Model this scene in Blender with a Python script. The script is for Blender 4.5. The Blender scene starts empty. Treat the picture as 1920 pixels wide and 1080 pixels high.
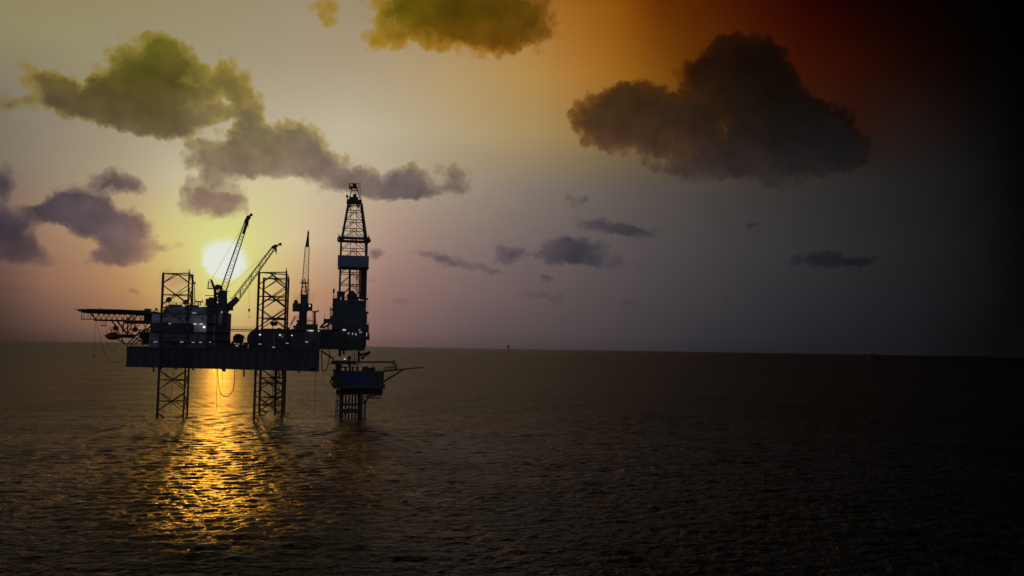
import bpy, bmesh, math, random
import numpy as np
from mathutils import Vector, Matrix

random.seed(7)
rng = np.random.default_rng(11)
scene = bpy.context.scene
COL = scene.collection
R = math.radians

# ------------------------------------------------------------------ camera
# f is the focal length counted in pixels of a 1920 px wide picture
F = 1663.0
CAM = Vector((0.0, 0.0, 27.0))
ROT = Matrix.Rotation(R(90 + 3.90), 3, 'X') @ Matrix.Rotation(R(0.93), 3, 'Z')
cam_data = bpy.data.cameras.new('camera')
cam = bpy.data.objects.new('camera', cam_data)
COL.objects.link(cam)
cam.matrix_world = Matrix.Translation(CAM) @ ROT.to_4x4()
cam_data.sensor_width = 36.0
cam_data.lens = F / 1920 * 36.0
cam_data.clip_start = 0.5
cam_data.clip_end = 200000
scene.camera = cam


def ray(px, py):
    return (ROT @ Vector(((px - 960) / F, -(py - 540) / F, -1.0))).normalized()


def P(px, py, Y):
    """the place at world depth Y seen in that direction"""
    d = ray(px, py)
    return CAM + d * (Y / d.y)


def G(px, py, z=0.0):
    d = ray(px, py)
    return CAM + d * ((z - CAM.z) / d.z)


def az_el(px, py):
    d = ray(px, py)
    return math.degrees(math.atan2(d.x, d.y)), math.degrees(math.asin(d.z))


# ------------------------------------------------------------------ node helpers
class NT:
    def __init__(self, tree):
        self.t = tree
        tree.nodes.clear()

    def n(self, kind, **kw):
        nd = self.t.nodes.new(kind)
        for k, v in kw.items():
            setattr(nd, k, v)
        return nd

    def link(self, a, b):
        self.t.links.new(a, b)

    def put(self, sock, v):
        if isinstance(v, bpy.types.NodeSocket):
            self.link(v, sock)
        else:
            sock.default_value = v

    def math(self, op, a, b=0.0, c=0.0, clamp=False):
        nd = self.n('ShaderNodeMath', operation=op, use_clamp=clamp)
        self.put(nd.inputs[0], a); self.put(nd.inputs[1], b)
        if op in ('MULTIPLY_ADD', 'SMOOTH_MAX', 'SMOOTH_MIN'):
            self.put(nd.inputs[2], c)
        return nd.outputs[0]

    def vmath(self, op, a, b=(0, 0, 0), scale=None):
        nd = self.n('ShaderNodeVectorMath', operation=op)
        self.put(nd.inputs[0], a)
        if op == 'SCALE':
            self.put(nd.inputs['Scale'], scale)
        else:
            self.put(nd.inputs[1], b)
        return nd.outputs['Value'] if op in ('LENGTH', 'DOT_PRODUCT') else nd.outputs[0]

    def rng(self, v, a, b, c=0.0, d=1.0, smooth=False):
        nd = self.n('ShaderNodeMapRange', interpolation_type='SMOOTHSTEP' if smooth else 'LINEAR', clamp=True)
        for k, x in zip(('Value', 'From Min', 'From Max', 'To Min', 'To Max'), (v, a, b, c, d)):
            self.put(nd.inputs[k], x)
        return nd.outputs[0]

    def mix(self, f, a, b, blend='MIX'):
        nd = self.n('ShaderNodeMix', data_type='RGBA', blend_type=blend)
        self.put(nd.inputs[0], f); self.put(nd.inputs[6], a); self.put(nd.inputs[7], b)
        return nd.outputs[2]

    def noise(self, vec, scale, detail=4, rough=0.55, dist=0.0):
        nd = self.n('ShaderNodeTexNoise')
        self.put(nd.inputs['Vector'], vec)
        nd.inputs['Scale'].default_value = scale
        nd.inputs['Detail'].default_value = detail
        nd.inputs['Roughness'].default_value = rough
        nd.inputs['Distortion'].default_value = dist
        return nd.outputs[0], nd.outputs[1]

    def ramp(self, fac, stops, interp='LINEAR'):
        nd = self.n('ShaderNodeValToRGB')
        nd.color_ramp.interpolation = interp
        el = nd.color_ramp.elements
        while len(el) > 1:
            el.remove(el[-1])
        for k, (p, c) in enumerate(stops):
            e = el[0] if k == 0 else el.new(p)
            e.position = p
            e.color = (*c, 1)
        self.link(fac, nd.inputs[0])
        return nd.outputs[0]


# ------------------------------------------------------------------ sky (world)
SUN_PX = (421, 487)
SUN_AZ, SUN_EL = az_el(*SUN_PX)
world = bpy.data.worlds.new('World')
scene.world = world
world.use_nodes = True
w = NT(world.node_tree)
tc = w.n('ShaderNodeTexCoord')
sep = w.n('ShaderNodeSeparateXYZ')
w.link(tc.outputs['Generated'], sep.inputs[0])
dx, dy, dz = sep.outputs
AZ = w.math('MULTIPLY', w.math('ARCTAN2', dx, dy), 180 / math.pi)
EL = w.math('MULTIPLY', w.math('ARCSINE', dz), 180 / math.pi)
cmb = w.n('ShaderNodeCombineXYZ')
w.link(AZ, cmb.inputs[0]); w.link(EL, cmb.inputs[1])
AE = cmb.outputs[0]                      # (azimuth, elevation) in degrees
AZ01 = w.rng(AZ, -34, 34)


def sky_table(rows, az01):
    """rows: (y at mid picture, [(x, (r, g, b)), ...]) colours of the sky by azimuth at a few elevations"""
    prev = None
    prev_el = None
    for y, stops in rows:                # from the top row down
        st = []
        for x, c in stops:
            a, _ = az_el(x, y + (x - 960) * 0.0163)
            st.append((min(1, max(0, (a + 34) / 68)), tuple(v / 255 for v in c)))
        col = w.ramp(az01, st)
        _, e = az_el(960, y)
        if prev is None:
            prev = col
        else:
            f = w.rng(EL, prev_el, e)    # 0 at the upper row, 1 at this one
            prev = w.mix(f, prev, col)
        prev_el = e
    return prev


SKY_ROWS = [
    (-300, [(0, (38, 33, 10)), (500, (40, 28, 6)), (960, (38, 21, 2)), (1300, (18, 8, 3)), (1700, (3, 1, 1))]),
    (15, [(0, (142, 130, 82)), (300, (148, 136, 98)), (560, (157, 141, 116)), (760, (160, 138, 108)), (960, (166, 124, 80)), (1060, (160, 102, 35)),
          (1160, (140, 80, 10)), (1240, (98, 46, 4)), (1330, (78, 32, 4)), (1430, (56, 15, 3)), (1510, (42, 5, 2)), (1610, (20, 3, 2)), (1720, (8, 0, 0)), (1900, (1, 0, 0))]),
    (140, [(0, (144, 136, 100)), (330, (156, 146, 116)), (560, (168, 152, 126)), (700, (174, 155, 126)), (850, (180, 152, 106)), (1000, (178, 138, 74)),
           (1090, (172, 116, 48)), (1190, (142, 90, 20)), (1300, (100, 52, 8)), (1400, (78, 36, 6)), (1500, (60, 18, 5)), (1600, (44, 13, 5)), (1700, (25, 8, 3)), (1850, (6, 2, 2)), (1920, (2, 1, 1))]),
    (250, [(0, (128, 120, 102)), (150, (146, 136, 112)), (300, (168, 155, 130)), (500, (182, 170, 143)), (650, (190, 180, 155)), (760, (184, 170, 140)), (860, (178, 158, 122)),
           (1000, (166, 140, 95)), (1090, (150, 122, 74)), (1200, (120, 92, 56)), (1400, (80, 56, 38)), (1600, (44, 22, 15)), (1700, (33, 22, 19)), (1850, (14, 11, 11)), (1920, (5, 4, 4))]),
    (355, [(0, (126, 114, 98)), (100, (146, 132, 112)), (220, (168, 152, 126)), (330, (192, 181, 152)), (450, (204, 190, 156)), (560, (206, 192, 156)), (680, (190, 172, 148)), (850, (160, 143, 126)),
           (1000, (129, 118, 106)), (1200, (92, 84, 78)), (1400, (63, 58, 55)), (1600, (42, 40, 40)), (1750, (30, 28, 29)), (1850, (19, 18, 19)), (1920, (9, 8, 8))]),
    (465, [(0, (124, 96, 82)), (100, (158, 126, 102)), (200, (180, 146, 106)), (290, (201, 178, 120)), (420, (210, 200, 130)), (550, (207, 188, 148)), (640, (190, 165, 140)), (730, (168, 138, 124)), (800, (148, 124, 115)),
           (1000, (112, 98, 98)), (1200, (84, 76, 78)), (1400, (61, 58, 60)), (1600, (43, 42, 44)), (1750, (31, 31, 32)), (1850, (20, 20, 21)), (1920, (10, 10, 10))]),
    (560, [(0, (100, 74, 66)), (80, (138, 98, 82)), (200, (166, 122, 90)), (280, (188, 142, 90)), (430, (206, 168, 96)), (570, (186, 140, 106)), (720, (142, 110, 107)), (900, (113, 93, 94)),
           (1100, (86, 76, 77)), (1300, (63, 59, 63)), (1500, (45, 44, 48)), (1700, (31, 32, 35)), (1850, (18, 19, 20)), (1920, (9, 9, 10))]),
    (625, [(0, (74, 56, 50)), (100, (104, 77, 70)), (200, (128, 94, 78)), (300, (150, 112, 84)), (450, (178, 136, 100)), (570, (160, 120, 104)), (720, (122, 95, 94)), (900, (94, 79, 81)),
           (1100, (75, 67, 70)), (1300, (54, 51, 56)), (1500, (38, 38, 42)), (1700, (28, 28, 32)), (1880, (13, 13, 14))]),
    (655, [(0, (58, 42, 40)), (150, (84, 66, 62)), (300, (110, 84, 74)), (450, (126, 98, 86)), (600, (116, 90, 84)), (720, (100, 78, 78)), (900, (78, 67, 70)), (1100, (64, 58, 62)),
           (1300, (46, 44, 49)), (1500, (34, 33, 37)), (1700, (26, 26, 30)), (1880, (13, 13, 14))]),
]
sky = sky_table(SKY_ROWS, AZ01)

# glow of the sun, low behind the rig
sx, sy = SUN_AZ, SUN_EL
dvec = w.vmath('MULTIPLY', w.vmath('SUBTRACT', AE, (sx, sy, 0)), (1.0, 1.0, 0.0))
sd = w.vmath('LENGTH', dvec)                               # degrees from the sun
glow_n, _ = w.noise(AE, 0.9, 3)
sdn = w.math('ADD', sd, w.math('MULTIPLY', w.math('SUBTRACT', glow_n, 0.5), 1.0))
dlow = w.vmath('LENGTH', w.vmath('MULTIPLY', w.vmath('SUBTRACT', AE, (sx, sy - 0.3, 0)), (1.0, 0.8, 0.0)))
g1 = w.math('POWER', w.rng(dlow, 6.0, 0.6), 1.7)

# clouds: soft lobes in azimuth and elevation, frayed by noise
_, nv = w.noise(AE, 0.55, 5, 0.62)
_, nv2 = w.noise(AE, 0.16, 2, 0.5)
off = w.vmath('SUBTRACT', nv, (0.5, 0.5, 0.5))
off2 = w.vmath('SUBTRACT', nv2, (0.5, 0.5, 0.5))
_, nv3 = w.noise(AE, 2.0, 3, 0.6)
off3 = w.vmath('SUBTRACT', nv3, (0.5, 0.5, 0.5))
AEw = w.vmath('ADD', w.vmath('ADD', w.vmath('ADD', AE, w.vmath('SCALE', off3, scale=0.5)), w.vmath('SCALE', off, scale=1.3)), w.vmath('SCALE', off2, scale=0.5))


AEw = w.vmath('MULTIPLY', AEw, (1, 1, 0))


def lobes(items):
    acc = None
    for it in items:
        x, y, rx, ry = it[:4]
        rot = it[4] if len(it) > 4 else 0
        wt = it[5] if len(it) > 5 else 1.0
        a, e = az_el(x, y)
        k = math.degrees(1 / F)
        mp = w.n('ShaderNodeMapping', vector_type='TEXTURE')
        w.link(AEw, mp.inputs[0])
        mp.inputs[1].default_value = (a, e, 0)
        mp.inputs[2].default_value = (0, 0, R(rot))
        mp.inputs[3].default_value = (rx * k, ry * k, 1)
        gr = w.n('ShaderNodeTexGradient', gradient_type='SPHERICAL')
        w.link(mp.outputs[0], gr.inputs[0])
        acc = w.math('MULTIPLY_ADD', gr.outputs[1], wt, acc if acc is not None else 0.0)
    return acc


CLOUDS = [
    # olive cloud over the rig: a dense heart with thin golden wisps round it
    (285, 165, 108, 104, 0, 1.5), (308, 105, 60, 48, 0, .7), (292, 228, 140, 36, -5, .8), (222, 180, 66, 52, 0, .7), (165, 200, 80, 34, -8, .75),
    (80, 150, 60, 36, -20, .55), (118, 178, 62, 32, -30, .6), (12, 192, 70, 20, 12, .5), (150, 205, 150, 42, -8, .3), (180, 165, 90, 50, 0, .25),
    (412, 150, 62, 58, 40, .5), (448, 172, 50, 62, 15, .55), (472, 225, 44, 50, 0, .8), (400, 210, 66, 20, 8, .6), (390, 170, 60, 70, 0, .2), (395, 238, 70, 20, 0, .3),
    (398, 246, 46, 22, 0, -.6), (425, 190, 24, 30, 10, -.35), (230, 255, 90, 20, 0, -.3),
    # the bank that runs on to the right of it
    (490, 288, 140, 56, 0, 1.2), (552, 260, 70, 48, 0, .9), (410, 305, 82, 46, 0, .9), (582, 296, 60, 44, 0, .6), (545, 318, 120, 26, 0, .4), (640, 325, 76, 44, -10, .75), (712, 348, 100, 34, -4, .9),
    (770, 340, 54, 44, 0, .95), (735, 366, 112, 22, 0, .6), (852, 332, 40, 50, 30, .7), (832, 356, 62, 18, 0, .5), (620, 350, 70, 24, 0, .4),
    (392, 370, 86, 46, 0, 1.2), (428, 388, 44, 32, 0, .6),
    # left edge
    (5, 415, 82, 48, 0, 1.1), (34, 471, 88, 27, 0, 1.1), (0, 450, 76, 40, 0, .7), (95, 395, 46, 34, 0, .9), (152, 385, 60, 48, 0, 1.1), (185, 418, 104, 44, -10, 1.2), (250, 422, 50, 34, 0, .7),
    (240, 466, 66, 34, 0, 1.1), (212, 486, 62, 20, 0, .85), (210, 340, 48, 30, 0, .8), (258, 355, 76, 22, -8, .6), (6, 342, 34, 40, 0, .9),
    (88, 440, 36, 28, 0, -.35), (126, 468, 50, 22, 0, -.5), (312, 362, 36, 34, 0, -.7), (60, 372, 40, 18, 0, -.4), (150, 455, 50, 12, 0, -.25),
    # top
    (870, 8, 205, 50, 0, 1.5), (930, 45, 130, 50, 0, .9), (780, 45, 120, 60, 0, .6), (870, 66, 190, 50, -3, .5), (720, 70, 60, 40, 0, .35), (1000, 60, 90, 50, 0, .3), (612, 18, 46, 46, 0, .5),
    # great dark cloud on the right
    (1190, 225, 146, 74, 0, 1.3), (1190, 180, 60, 44, 0, .8), (1130, 222, 76, 56, 0, .6), (1390, 152, 106, 88, 0, 1.4), (1370, 102, 64, 50, 0, .8), (1432, 118, 64, 56, 0, .7),
    (1490, 222, 165, 74, -34, 1.4), (1440, 265, 150, 66, 0, 1.2), (1340, 246, 160, 60, 0, .8), (1540, 282, 105, 48, 0, 1.0), (1302, 142, 48, 40, 0, .7), (1300, 205, 70, 44, 0, .5),
    (1230, 285, 130, 44, -6, .5), (1420, 312, 180, 42, 0, .7), (1320, 320, 140, 28, 0, .45), (1465, 351, 70, 18, -10, .42), (1540, 310, 110, 36, 0, .5),
    (1360, 236, 30, 52, -10, -.75), (1205, 245, 62, 26, 0, -.4), (1265, 268, 46, 26, 0, -.45), (1250, 250, 30, 20, 0, -.3), (1180, 285, 80, 20, 0, -.3),
    # small ones low down
    (1078, 464, 84, 32, 0, 1.3), (1085, 488, 140, 17, -4, 1.0), (950, 476, 46, 19, -6, .95), (1140, 424, 82, 19, -10, 1.0), (1192, 438, 62, 17, 0, .85), (840, 486, 86, 17, -8, .9), (915, 506, 66, 12, -8, .6), (1540, 487, 88, 18, 0, 1.0), (1620, 490, 60, 11, 0, .6),
    (1025, 555, 76, 16, -4, .7), (705, 472, 32, 18, 0, .75), (1025, 518, 20, 11, 0, .8), (745, 566, 40, 10, 0, .45), (1170, 566, 44, 11, 0, .5), (1412, 421, 22, 10, 0, .65), (30, 545, 52, 13, 0, .5), (255, 550, 24, 11, 0, .65), (330, 523, 48, 30, 0, .7),
    (320, 462, 60, 12, 0, .38), (1085, 372, 46, 20, 0, .42), (700, 520, 34, 11, 0, .5), (1330, 560, 60, 10, 0, .4),
]
fld = lobes(CLOUDS)
fn, _ = w.noise(AE, 1.1, 4, 0.55)
fld = w.math('ADD', fld, w.math('MULTIPLY', w.math('SUBTRACT', fn, 0.5), 0.26))
vo = w.n('ShaderNodeTexVoronoi', feature='F1', voronoi_dimensions='2D')
w.link(AEw, vo.inputs['Vector'])
vo.inputs['Scale'].default_value = 1.15
vo.inputs['Detail'].default_value = 0.8
vo.inputs['Roughness'].default_value = 0.5
fld = w.math('MULTIPLY_ADD', w.math('SUBTRACT', 0.56, vo.outputs['Distance']), 0.34, fld)
d_edge = w.rng(fld, 0.13, 0.46, smooth=True)
d_core = w.rng(fld, 0.27, 0.88, smooth=True)
CLOUD_ROWS = [
    (30, [(0, (120, 100, 40)), (600, (140, 112, 50)), (700, (104, 92, 16)), (860, (84, 62, 8)), (1000, (92, 64, 10)), (1060, (120, 70, 10)), (1300, (60, 28, 6)), (1500, (22, 8, 4)), (1800, (2, 1, 1))]),
    (120, [(0, (112, 94, 46)), (180, (118, 108, 40)), (290, (98, 96, 28)), (420, (146, 120, 48)), (700, (156, 112, 22)), (950, (120, 72, 14)), (1100, (90, 56, 22)), (1300, (42, 20, 9)), (1400, (22, 14, 8)), (1600, (16, 8, 5)), (1800, (3, 2, 2))]),
    (195, [(0, (116, 92, 46)), (160, (92, 82, 36)), (290, (82, 74, 30)), (430, (112, 100, 54)), (520, (124, 112, 78)), (900, (110, 80, 40)), (1130, (66, 46, 24)), (1300, (46, 31, 19)), (1450, (22, 16, 11)), (1600, (17, 14, 13)), (1800, (5, 4, 4))]),
    (265, [(0, (92, 80, 66)), (200, (92, 78, 50)), (300, (94, 80, 50)), (400, (124, 110, 78)), (500, (116, 103, 76)), (600, (124, 110, 88)), (900, (110, 92, 70)), (1150, (78, 54, 38)), (1300, (54, 38, 29)), (1450, (28, 23, 22)), (1600, (22, 20, 20)), (1800, (8, 8, 8))]),
    (335, [(0, (92, 82, 72)), (220, (124, 108, 92)), (400, (132, 112, 92)), (520, (132, 114, 94)), (640, (124, 106, 98)), (760, (104, 92, 92)), (860, (112, 98, 90)), (1250, (64, 54, 49)), (1450, (44, 38, 38)), (1600, (28, 26, 27)), (1800, (12, 12, 13))]),
    (400, [(0, (74, 66, 72)), (120, (76, 68, 74)), (200, (90, 79, 82)), (260, (118, 98, 92)), (390, (138, 112, 98)), (600, (124, 106, 98)), (1100, (72, 66, 70)), (1500, (40, 40, 42)), (1800, (14, 14, 15))]),
    (480, [(0, (66, 55, 64)), (110, (86, 72, 78)), (220, (108, 88, 90)), (320, (160, 120, 92)), (700, (124, 102, 104)), (900, (92, 80, 86)), (1080, (66, 62, 72)), (1200, (66, 62, 68)), (1540, (31, 31, 37)), (1800, (14, 14, 15))]),
    (560, [(0, (96, 72, 68)), (300, (160, 112, 90)), (700, (124, 98, 98)), (1000, (84, 75, 80)), (1300, (54, 51, 56)), (1800, (14, 14, 15))]),
]
ccol = sky_table(CLOUD_ROWS, AZ01)
_, cn3 = w.noise(AE, 0.45, 4, 0.55)
cn, _ = w.noise(AE, 0.6, 2, 0.5)
ccol = w.mix(1.0, ccol, w.ramp(cn, [(0.3, (0.9, 0.9, 0.9)), (0.7, (1.10, 1.09, 1.08))]), 'MULTIPLY')
# thin cloud in front of the high yellow light turns golden, lower down it stays near the sky behind it
fringe_hi = w.ramp(AZ01, [((a_ + 34) / 68, c_) for a_, c_ in ((-20, (.59, .49, .16)), (-9, (.66, .48, .09)), (-2, (.64, .42, .07)), (4, (.42, .24, .06)), (11, (.20, .09, .03)), (20, (.05, .02, .01)))])
fr = w.mix(w.rng(EL, 9.5, 15.5, smooth=True), w.mix(0.55, sky, ccol), w.mix(0.25, fringe_hi, ccol))
sky = w.mix(w.math('MULTIPLY', d_edge, 0.75), sky, fr)
sky = w.mix(d_core, sky, ccol)
# the glow lies over the thin clouds near the sun
g1 = w.math('MULTIPLY', g1, w.math('MULTIPLY_ADD', d_core, -0.72, 0.92))
sky = w.mix(g1, sky, (0.82, 0.855, 0.53, 1))
core = w.rng(sdn, 1.62, 0.95, smooth=True)
sky = w.mix(core, sky, (0.845, 0.885, 0.855, 1))
# from the picture's tone scale to light
lin = w.n('ShaderNodeGamma')
w.link(w.vmath('MULTIPLY', w.vmath('ADD', sky, (.055, .055, .055)), (1 / 1.055, 1 / 1.055, 1 / 1.055)), lin.inputs[0]); lin.inputs[1].default_value = 2.4
skyL = w.vmath('MAXIMUM', w.vmath('SUBTRACT', lin.outputs[0], (.0006, .0006, .0006)), (0, 0, 0))
# beyond the sides and overhead the evening sky is dim and blue
skyL = w.mix(w.rng(EL, 27, 45, smooth=True), skyL, (0.006, 0.0042, 0.0016, 1))
side = w.rng(w.math('ABSOLUTE', AZ), 38, 80, smooth=True)
skyL = w.mix(side, skyL, (0.070, 0.076, 0.100, 1))
skyL = w.mix(w.rng(EL, -2, -8), skyL, (0.0025, 0.0022, 0.0014, 1))      # deep water below
nish = w.n('ShaderNodeTexSky', sky_type='NISHITA')
nish.sun_disc = False
nish.sun_elevation = R(SUN_EL)
nish.sun_rotation = R(SUN_AZ)
bw = w.n('ShaderNodeRGBToBW'); w.link(skyL, bw.inputs[0])
nishL = w.vmath('SCALE', w.vmath('SCALE', nish.outputs[0], scale=0.003), scale=bw.outputs[0])
skyL = w.vmath('ADD', w.vmath('SCALE', skyL, scale=0.97), nishL)
bg = w.n('ShaderNodeBackground')
w.link(skyL, bg.inputs[0]); bg.inputs[1].default_value = 1.0
out = w.n('ShaderNodeOutputWorld')
w.link(bg.outputs[0], out.inputs[0])
world.cycles.sampling_method = 'MANUAL'
world.cycles.sample_map_resolution = 1024

sun_l = bpy.data.lights.new('sun', 'SUN')
sun_l.energy = SUN_E = 0.10
sun_l.angle = R(1.0)
sun_l.color = (1.0, 0.42, 0.03)
sun = bpy.data.objects.new('sun', sun_l)
COL.objects.link(sun)
sdir = ray(420, 506)
sun.rotation_euler = sdir.to_track_quat('Z', 'Y').to_euler()
sun.location = (-60, 200, 120)

scene.view_settings.view_transform = 'Standard'
scene.view_settings.look = 'None'
scene.view_settings.exposure = 0
scene.view_settings.gamma = 1

# ------------------------------------------------------------------ materials
def pbr(name, base, rough=0.6, metal=0.0, var=0.25, scale=0.6, spec=0.5, streak=True):
    m = bpy.data.materials.new(name)
    m.use_nodes = True
    t = NT(m.node_tree)
    tc = t.n('ShaderNodeTexCoord')
    mp = t.n('ShaderNodeMapping')
    t.link(tc.outputs['Object'], mp.inputs[0])
    mp.inputs[3].default_value = (1, 1, 0.25) if streak else (1, 1, 1)
    f, _ = t.noise(mp.outputs[0], scale, 5, 0.65)
    c = t.ramp(f, [(0.3, tuple(v * (1 - var) for v in base)), (0.55, base), (0.75, tuple(min(1, v * (1 + var)) for v in base))])
    # rust where the noise runs high
    f2, _ = t.noise(mp.outputs[0], scale * 2.3, 6, 0.7)
    c = t.mix(t.rng(f2, 0.60, 0.74), c, (base[0] * .6 + .03, base[1] * .45 + .012, base[2] * .3 + .006, 1))
    b = t.n('ShaderNodeBsdfPrincipled')
    t.link(c, b.inputs['Base Color'])
    b.inputs['Roughness'].default_value = rough
    b.inputs['Metallic'].default_value = metal
    b.inputs['Specular IOR Level'].default_value = spec
    o = t.n('ShaderNodeOutputMaterial')
    t.link(b.outputs[0], o.inputs[0])
    return m


def glow(name, col, s):
    m = bpy.data.materials.new(name)
    m.use_nodes = True
    t = NT(m.node_tree)
    e = t.n('ShaderNodeEmission')
    e.inputs[0].default_value = (*col, 1); e.inputs[1].default_value = s
    o = t.n('ShaderNodeOutputMaterial')
    t.link(e.outputs[0], o.inputs[0])
    return m


M = dict(
    steel=pbr('dark_steel', (.09, .085, .085)),
    hull=pbr('hull_paint', (.075, .085, .095), .5, scale=.25),
    leg=pbr('leg_steel', (.13, .07, .05), .6),
    house=pbr('house_paint', (.72, .74, .82), .5, var=.12, scale=.4),
    houselow=pbr('house_low_paint', (.34, .35, .40), .5, var=.15, scale=.4),
    boom=pbr('boom_glare_gold', (.32, .19, .04), .5),  # gold of the sun's glare on the booms, put into their colour
    deck=pbr('deck_paint', (.07, .075, .07), .7),
    blue=pbr('blue_panel', (.05, .07, .20), .6, var=.2),
    clad=pbr('windwall_sheet', (.09, .11, .14), .6, var=.2),
    olive=pbr('olive_paint', (.10, .11, .05), .6),
    orange=pbr('lifeboat_shell', (.28, .10, .03), .4),
    dish=pbr('dish_paint', (.35, .33, .30), .5),
    sign=pbr('sign_sheet', (.26, .27, .38), .6, var=.1),
    glass=pbr('window_glass', (.01, .012, .016), .1),
    rubber=pbr('hose_rubber', (.03, .03, .03), .7),
    lamp=glow('lamp_white', (1, .93, .82), .75),
    lampd=glow('lamp_dim', (.8, .85, 1), .32),
    lampb=glow('lamp_bright', (1, 1, 1), 1.5),
    far=pbr('far_steel', (.012, .012, .013)),
    flare=glow('flare_flame', (1, .5, .2), .4),
)


# ------------------------------------------------------------------ mesh builder
class MB:
    def __init__(self):
        self.v, self.f = [], []

    def add(self, vs, fs):
        o = len(self.v)
        self.v += [tuple(v) for v in vs]
        self.f += [tuple(i + o for i in f) for f in fs]
        return self

    def hexa(self, b, t):
        """b, t: four corners below and above, same order"""
        return self.add(list(b) + list(t), [(3, 2, 1, 0), (4, 5, 6, 7), (0, 1, 5, 4), (1, 2, 6, 5), (2, 3, 7, 6), (3, 0, 4, 7)])

    def prism(self, poly, z0, z1):
        n = len(poly)
        vs = [(p[0], p[1], z0) for p in poly] + [(p[0], p[1], z1) for p in poly]
        fs = [tuple(range(n))[::-1], tuple(range(n, 2 * n))] + [(i, (i + 1) % n, (i + 1) % n + n, i + n) for i in range(n)]
        return self.add(vs, fs)

    def box(self, c, hx, hy, hz, ex=None, ey=None):
        """box round c, half sizes along ex (rig length), ey (away), z"""
        ex = E1 if ex is None else ex; ey = E2 if ey is None else ey
        c = Vector(c); ez = Vector((0, 0, 1))
        q = [c + ex * (hx * a) + ey * (hy * b) for a, b in ((-1, -1), (1, -1), (1, 1), (-1, 1))]
        return self.hexa([p - ez * hz for p in q], [p + ez * hz for p in q])

    def tube(self, a, b, r, r2=None, n=6):
        a, b = Vector(a), Vector(b)
        r2 = r if r2 is None else r2
        d = (b - a)
        if d.length < 1e-6:
            return self
        d.normalize()
        u = d.orthogonal().normalized(); v = d.cross(u)
        vs = []
        for c, rr in ((a, r), (b, r2)):
            for k in range(n):
                t = 2 * math.pi * k / n
                vs.append(c + (u * math.cos(t) + v * math.sin(t)) * rr)
        fs = [tuple(range(n))[::-1], tuple(range(n, 2 * n))] + [(i, (i + 1) % n, (i + 1) % n + n, i + n) for i in range(n)]
        return self.add(vs, fs)

    def bar(self, a, b, wd, h):
        """rectangular member, width across, height up"""
        a, b = Vector(a), Vector(b)
        d = (b - a).normalized()
        s = d.cross(Vector((0, 0, 1)))
        s = s.normalized() if s.length > 1e-4 else Vector(E1)
        u = s.cross(d)
        c = [(s * (-wd / 2) + u * (-h / 2)), (s * (wd / 2) + u * (-h / 2)), (s * (wd / 2) + u * (h / 2)), (s * (-wd / 2) + u * (h / 2))]
        return self.hexa([a + x for x in c], [b + x for x in c])

    def path(self, pts, r, n=6):
        pts = [Vector(p) for p in pts]
        rings = []
        for i, p in enumerate(pts):
            d = (pts[min(i + 1, len(pts) - 1)] - pts[max(i - 1, 0)]).normalized()
            u = d.cross(Vector((0.3, 0.9, 0.1))).normalized(); v = d.cross(u)
            rings.append([p + (u * math.cos(2 * math.pi * k / n) + v * math.sin(2 * math.pi * k / n)) * r for k in range(n)])
        vs = [q for rg in rings for q in rg]
        fs = []
        for i in range(len(rings) - 1):
            for k in range(n):
                fs.append((i * n + k, i * n + (k + 1) % n, (i + 1) * n + (k + 1) % n, (i + 1) * n + k))
        fs += [tuple(range(n))[::-1], tuple(range((len(rings) - 1) * n, len(rings) * n))]
        return self.add(vs, fs)

    def lathe(self, c, axis, prof, n=16):
        """prof: (distance along axis, radius)"""
        c = Vector(c); d = Vector(axis).normalized()
        u = d.orthogonal().normalized(); v = d.cross(u)
        vs = []
        for s, r in prof:
            for k in range(n):
                t = 2 * math.pi * k / n
                vs.append(c + d * s + (u * math.cos(t) + v * math.sin(t)) * max(r, 1e-3))
        fs = []
        for i in range(len(prof) - 1):
            for k in range(n):
                fs.append((i * n + k, i * n + (k + 1) % n, (i + 1) * n + (k + 1) % n, (i + 1) * n + k))
        fs += [tuple(range(n))[::-1], tuple(range((len(prof) - 1) * n, len(prof) * n))]
        return self.add(vs, fs)

    def rail(self, pts, h=1.1, r=.045, step=1.8, closed=False):
        """hand rail with posts and two rails along pts"""
        pts = [Vector(p) for p in pts]
        if closed:
            pts.append(pts[0])
        up = Vector((0, 0, 1))
        for a, b in zip(pts[:-1], pts[1:]):
            for k in (0.5, 1.0):
                self.tube(a + up * h * k, b + up * h * k, r, n=4)
            n = max(1, int((b - a).length / step))
            for i in range(n + 1):
                q = a.lerp(b, i / n)
                self.tube(q, q + up * h, r, n=4)
        return self

    def boom(self, a, b, w0, w1, n, rc, rb, flat=1.0, side=None):
        """lattice boom with four chords tapering from w0 to w1"""
        a, b = Vector(a), Vector(b)
        d = (b - a).normalized()
        s = Vector(E1) if side is None else Vector(side)
        s = (s - d * s.dot(d)).normalized()
        u = d.cross(s)

        def cor(t, i, j):
            ww = w0 + (w1 - w0) * t
            return a.lerp(b, t) + s * (i * ww / 2) + u * (j * ww * flat / 2)
        ring = [(-1, -1), (1, -1), (1, 1), (-1, 1)]
        for i, j in ring:
            self.tube(cor(0, i, j), cor(1, i, j), rc, n=5)
        for k in range(n):
            t0, t1 = k / n, (k + 1) / n
            for q in range(4):
                p0, p1 = ring[q], ring[(q + 1) % 4]
                if k % 2:
                    p0, p1 = p1, p0
                self.tube(cor(t0, *p0), cor(t1, *p1), rb, n=4)
        for q in range(4):
            for t in (0, 1):
                self.tube(cor(t, *ring[q]), cor(t, *ring[(q + 1) % 4]), rb, n=4)
        return self

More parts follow.
